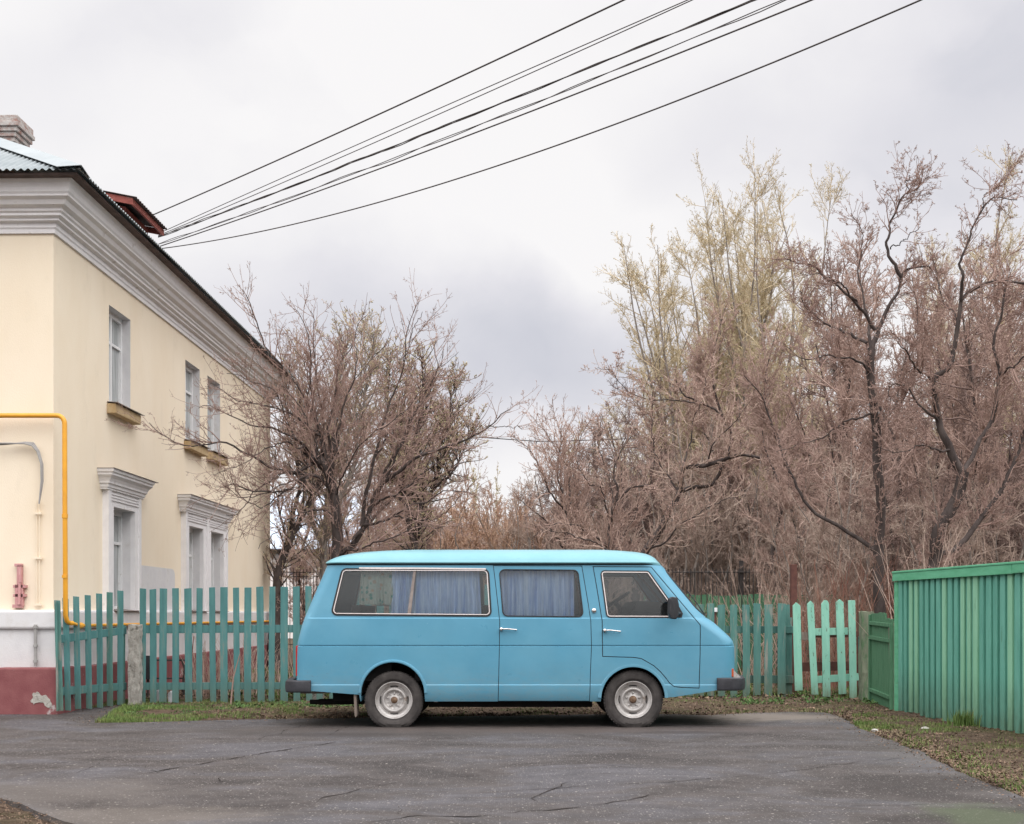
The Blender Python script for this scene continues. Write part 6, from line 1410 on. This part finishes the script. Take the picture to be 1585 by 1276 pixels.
def edge_area():
    e_ = random.choice(edge); return e_.x+random.gauss(0, .14), e_.y+random.gauss(0, .14)
leaves('leaf_litter', 'scattered crumbs of leaves and soil along the edge of the asphalt', edge_area, 2600, .013, M_['litter'], .003)
leaves('leaf_litter', 'dark crumbs and bits of leaf at the lower left corner', area_px(-40, 130, 1225, 1290), 1100, .010, M_['litter'], .01)
leaves('weeds', 'small green weeds along the foot of the right fences', area_px(1120, 1370, 1070, 1094, lambda px, py, g_: nz(g_, 2.6, 44)**4), 1700, .030, M_['weeds'], .07, 'weeds', .8)
leaves('weeds', 'small green weeds in the strip by the concrete post', area_px(190, 360, 1086, 1108, lambda px, py, g_: nz(g_, 2.6, 45)**3), 1800, .018, M_['weeds'], .035, 'weeds', .8)
leaves('weeds', 'low green weeds below the tail of the van', area_px(360, 560, 1078, 1100, lambda px, py, g_: nz(g_, 2.6, 47)**3), 1200, .03, M_['weeds'], .05, 'weeds', .8)
g0 = gp(1491, 1127); blades('grass_tuft', 'upright tuft of grass against the tall green fence', lambda: (g0.x+random.gauss(0, .06), g0.y+random.gauss(0, .08)), 260, .08, .22, M_['grass'], .006, 'grass', .4)
# stones
def stone(px, py, r, lab):
    g_ = gp(px, py); bm = bmesh.new(); bmesh.ops.create_icosphere(bm, subdivisions=3, radius=r)
    for v in bm.verts: v.co = v.co*(1+.35*mn.noise(v.co/r*1.3+Vector((px, 0, 0)))); v.co.z *= .55
    me = bpy.data.meshes.new('stone'); bm.to_mesh(me); bm.free(); me.transform(Matrix.Translation((g_.x, g_.y, r*.2))); link('stone', me, None, M_['stone'], label=lab, cat='stone')
stone(1432, 1131, .055, 'pale stone lying on the verge below the tall fence'); stone(1355, 1132, .035, 'small dark-edged stone at the asphalt edge'); stone(1332, 1081, .05, 'pale stone at the foot of the mossy post')

# ================================================================== OVERHEAD WIRES
M_['wirem'] = mottled('aged_cable_sheath', (.045, .036, .034), (.075, .06, .055), 8, .7, 0)
A0 = Vector((-5.25, 19.8)); B0 = Vector((12.0, 3.0)); dW = (B0-A0)
def wire_pt(px, py):          # photo point -> point on the vertical plane of the wires
    k = (px-HX)/F; t_ = (k*A0.y-A0.x)/(dW.x-k*dW.y); q = A0+dW*t_; return t_, Vector((q.x, q.y, EYE+(HY-py)/F*q.y))
def wire(p0, p1, p2, r, label, twist=0, cap_px=None):
    (t0, a), (t1, b), (t2, c) = wire_pt(*p0), wire_pt(*p1), wire_pt(*p2); zs = np.polyfit([t0, t1, t2], [a.z, b.z, c.z], 2)
    tt = np.linspace(t0, 1.0, 90); pts = [Vector((A0.x+dW.x*t_, A0.y+dW.y*t_, float(np.polyval(zs, t_)))) for t_ in tt]
    mb = MB()
    if twist:
        for k in range(twist):
            q = []
            for i, p_ in enumerate(pts):
                ph = i*.8+k*2*math.pi/twist; rr_ = .012*(.8+.9*mn.noise(Vector((i*.25, k, 0)))); q.append(p_+Vector((0, math.cos(ph)*rr_, math.sin(ph)*rr_+.02*mn.noise(Vector((i*.3, k*3, 1))))))
            mb.tube(q, r, 5)
    else: mb.tube(pts, r, 5)
    mb.build('cable', M_['wirem'], None, label=label, cat='cable', group=None)
wire((226,337.5),(663,142),(966,0),.0105,'topmost overhead cable running from the dormer to the upper edge')
wire((245,362),(735,144),(1065,0),.006,'thin overhead cable, second from the top, upper of a close pair')
wire((245,365),(740,150),(1072,0),.006,'thin overhead cable just beneath the second from the top')
wire((245,367),(699,191),(1167,0),.0065,'thick twisted bundle of overhead cables in the middle', 3)
wire((236,381),(789,175),(1214,0),.0055,'loosely twisted pair of overhead cables below the thick bundle', 2)
wire((240,384),(834,168),(1257,0),.009,'plain overhead cable second from the bottom')
wire((250,385),(843,232),(1426,0),.0085,'lowest and flattest overhead cable, well clear of the others')
mb = MB(); mb.tube([at(560, 655, 48), at(740, 677, 48), at(840, 684, 48), at(1180, 672, 48)], .022, 4); mb.build('cable', M_['seal'], None, label='thin far cable crossing the gap between the tree crowns', cat='cable')
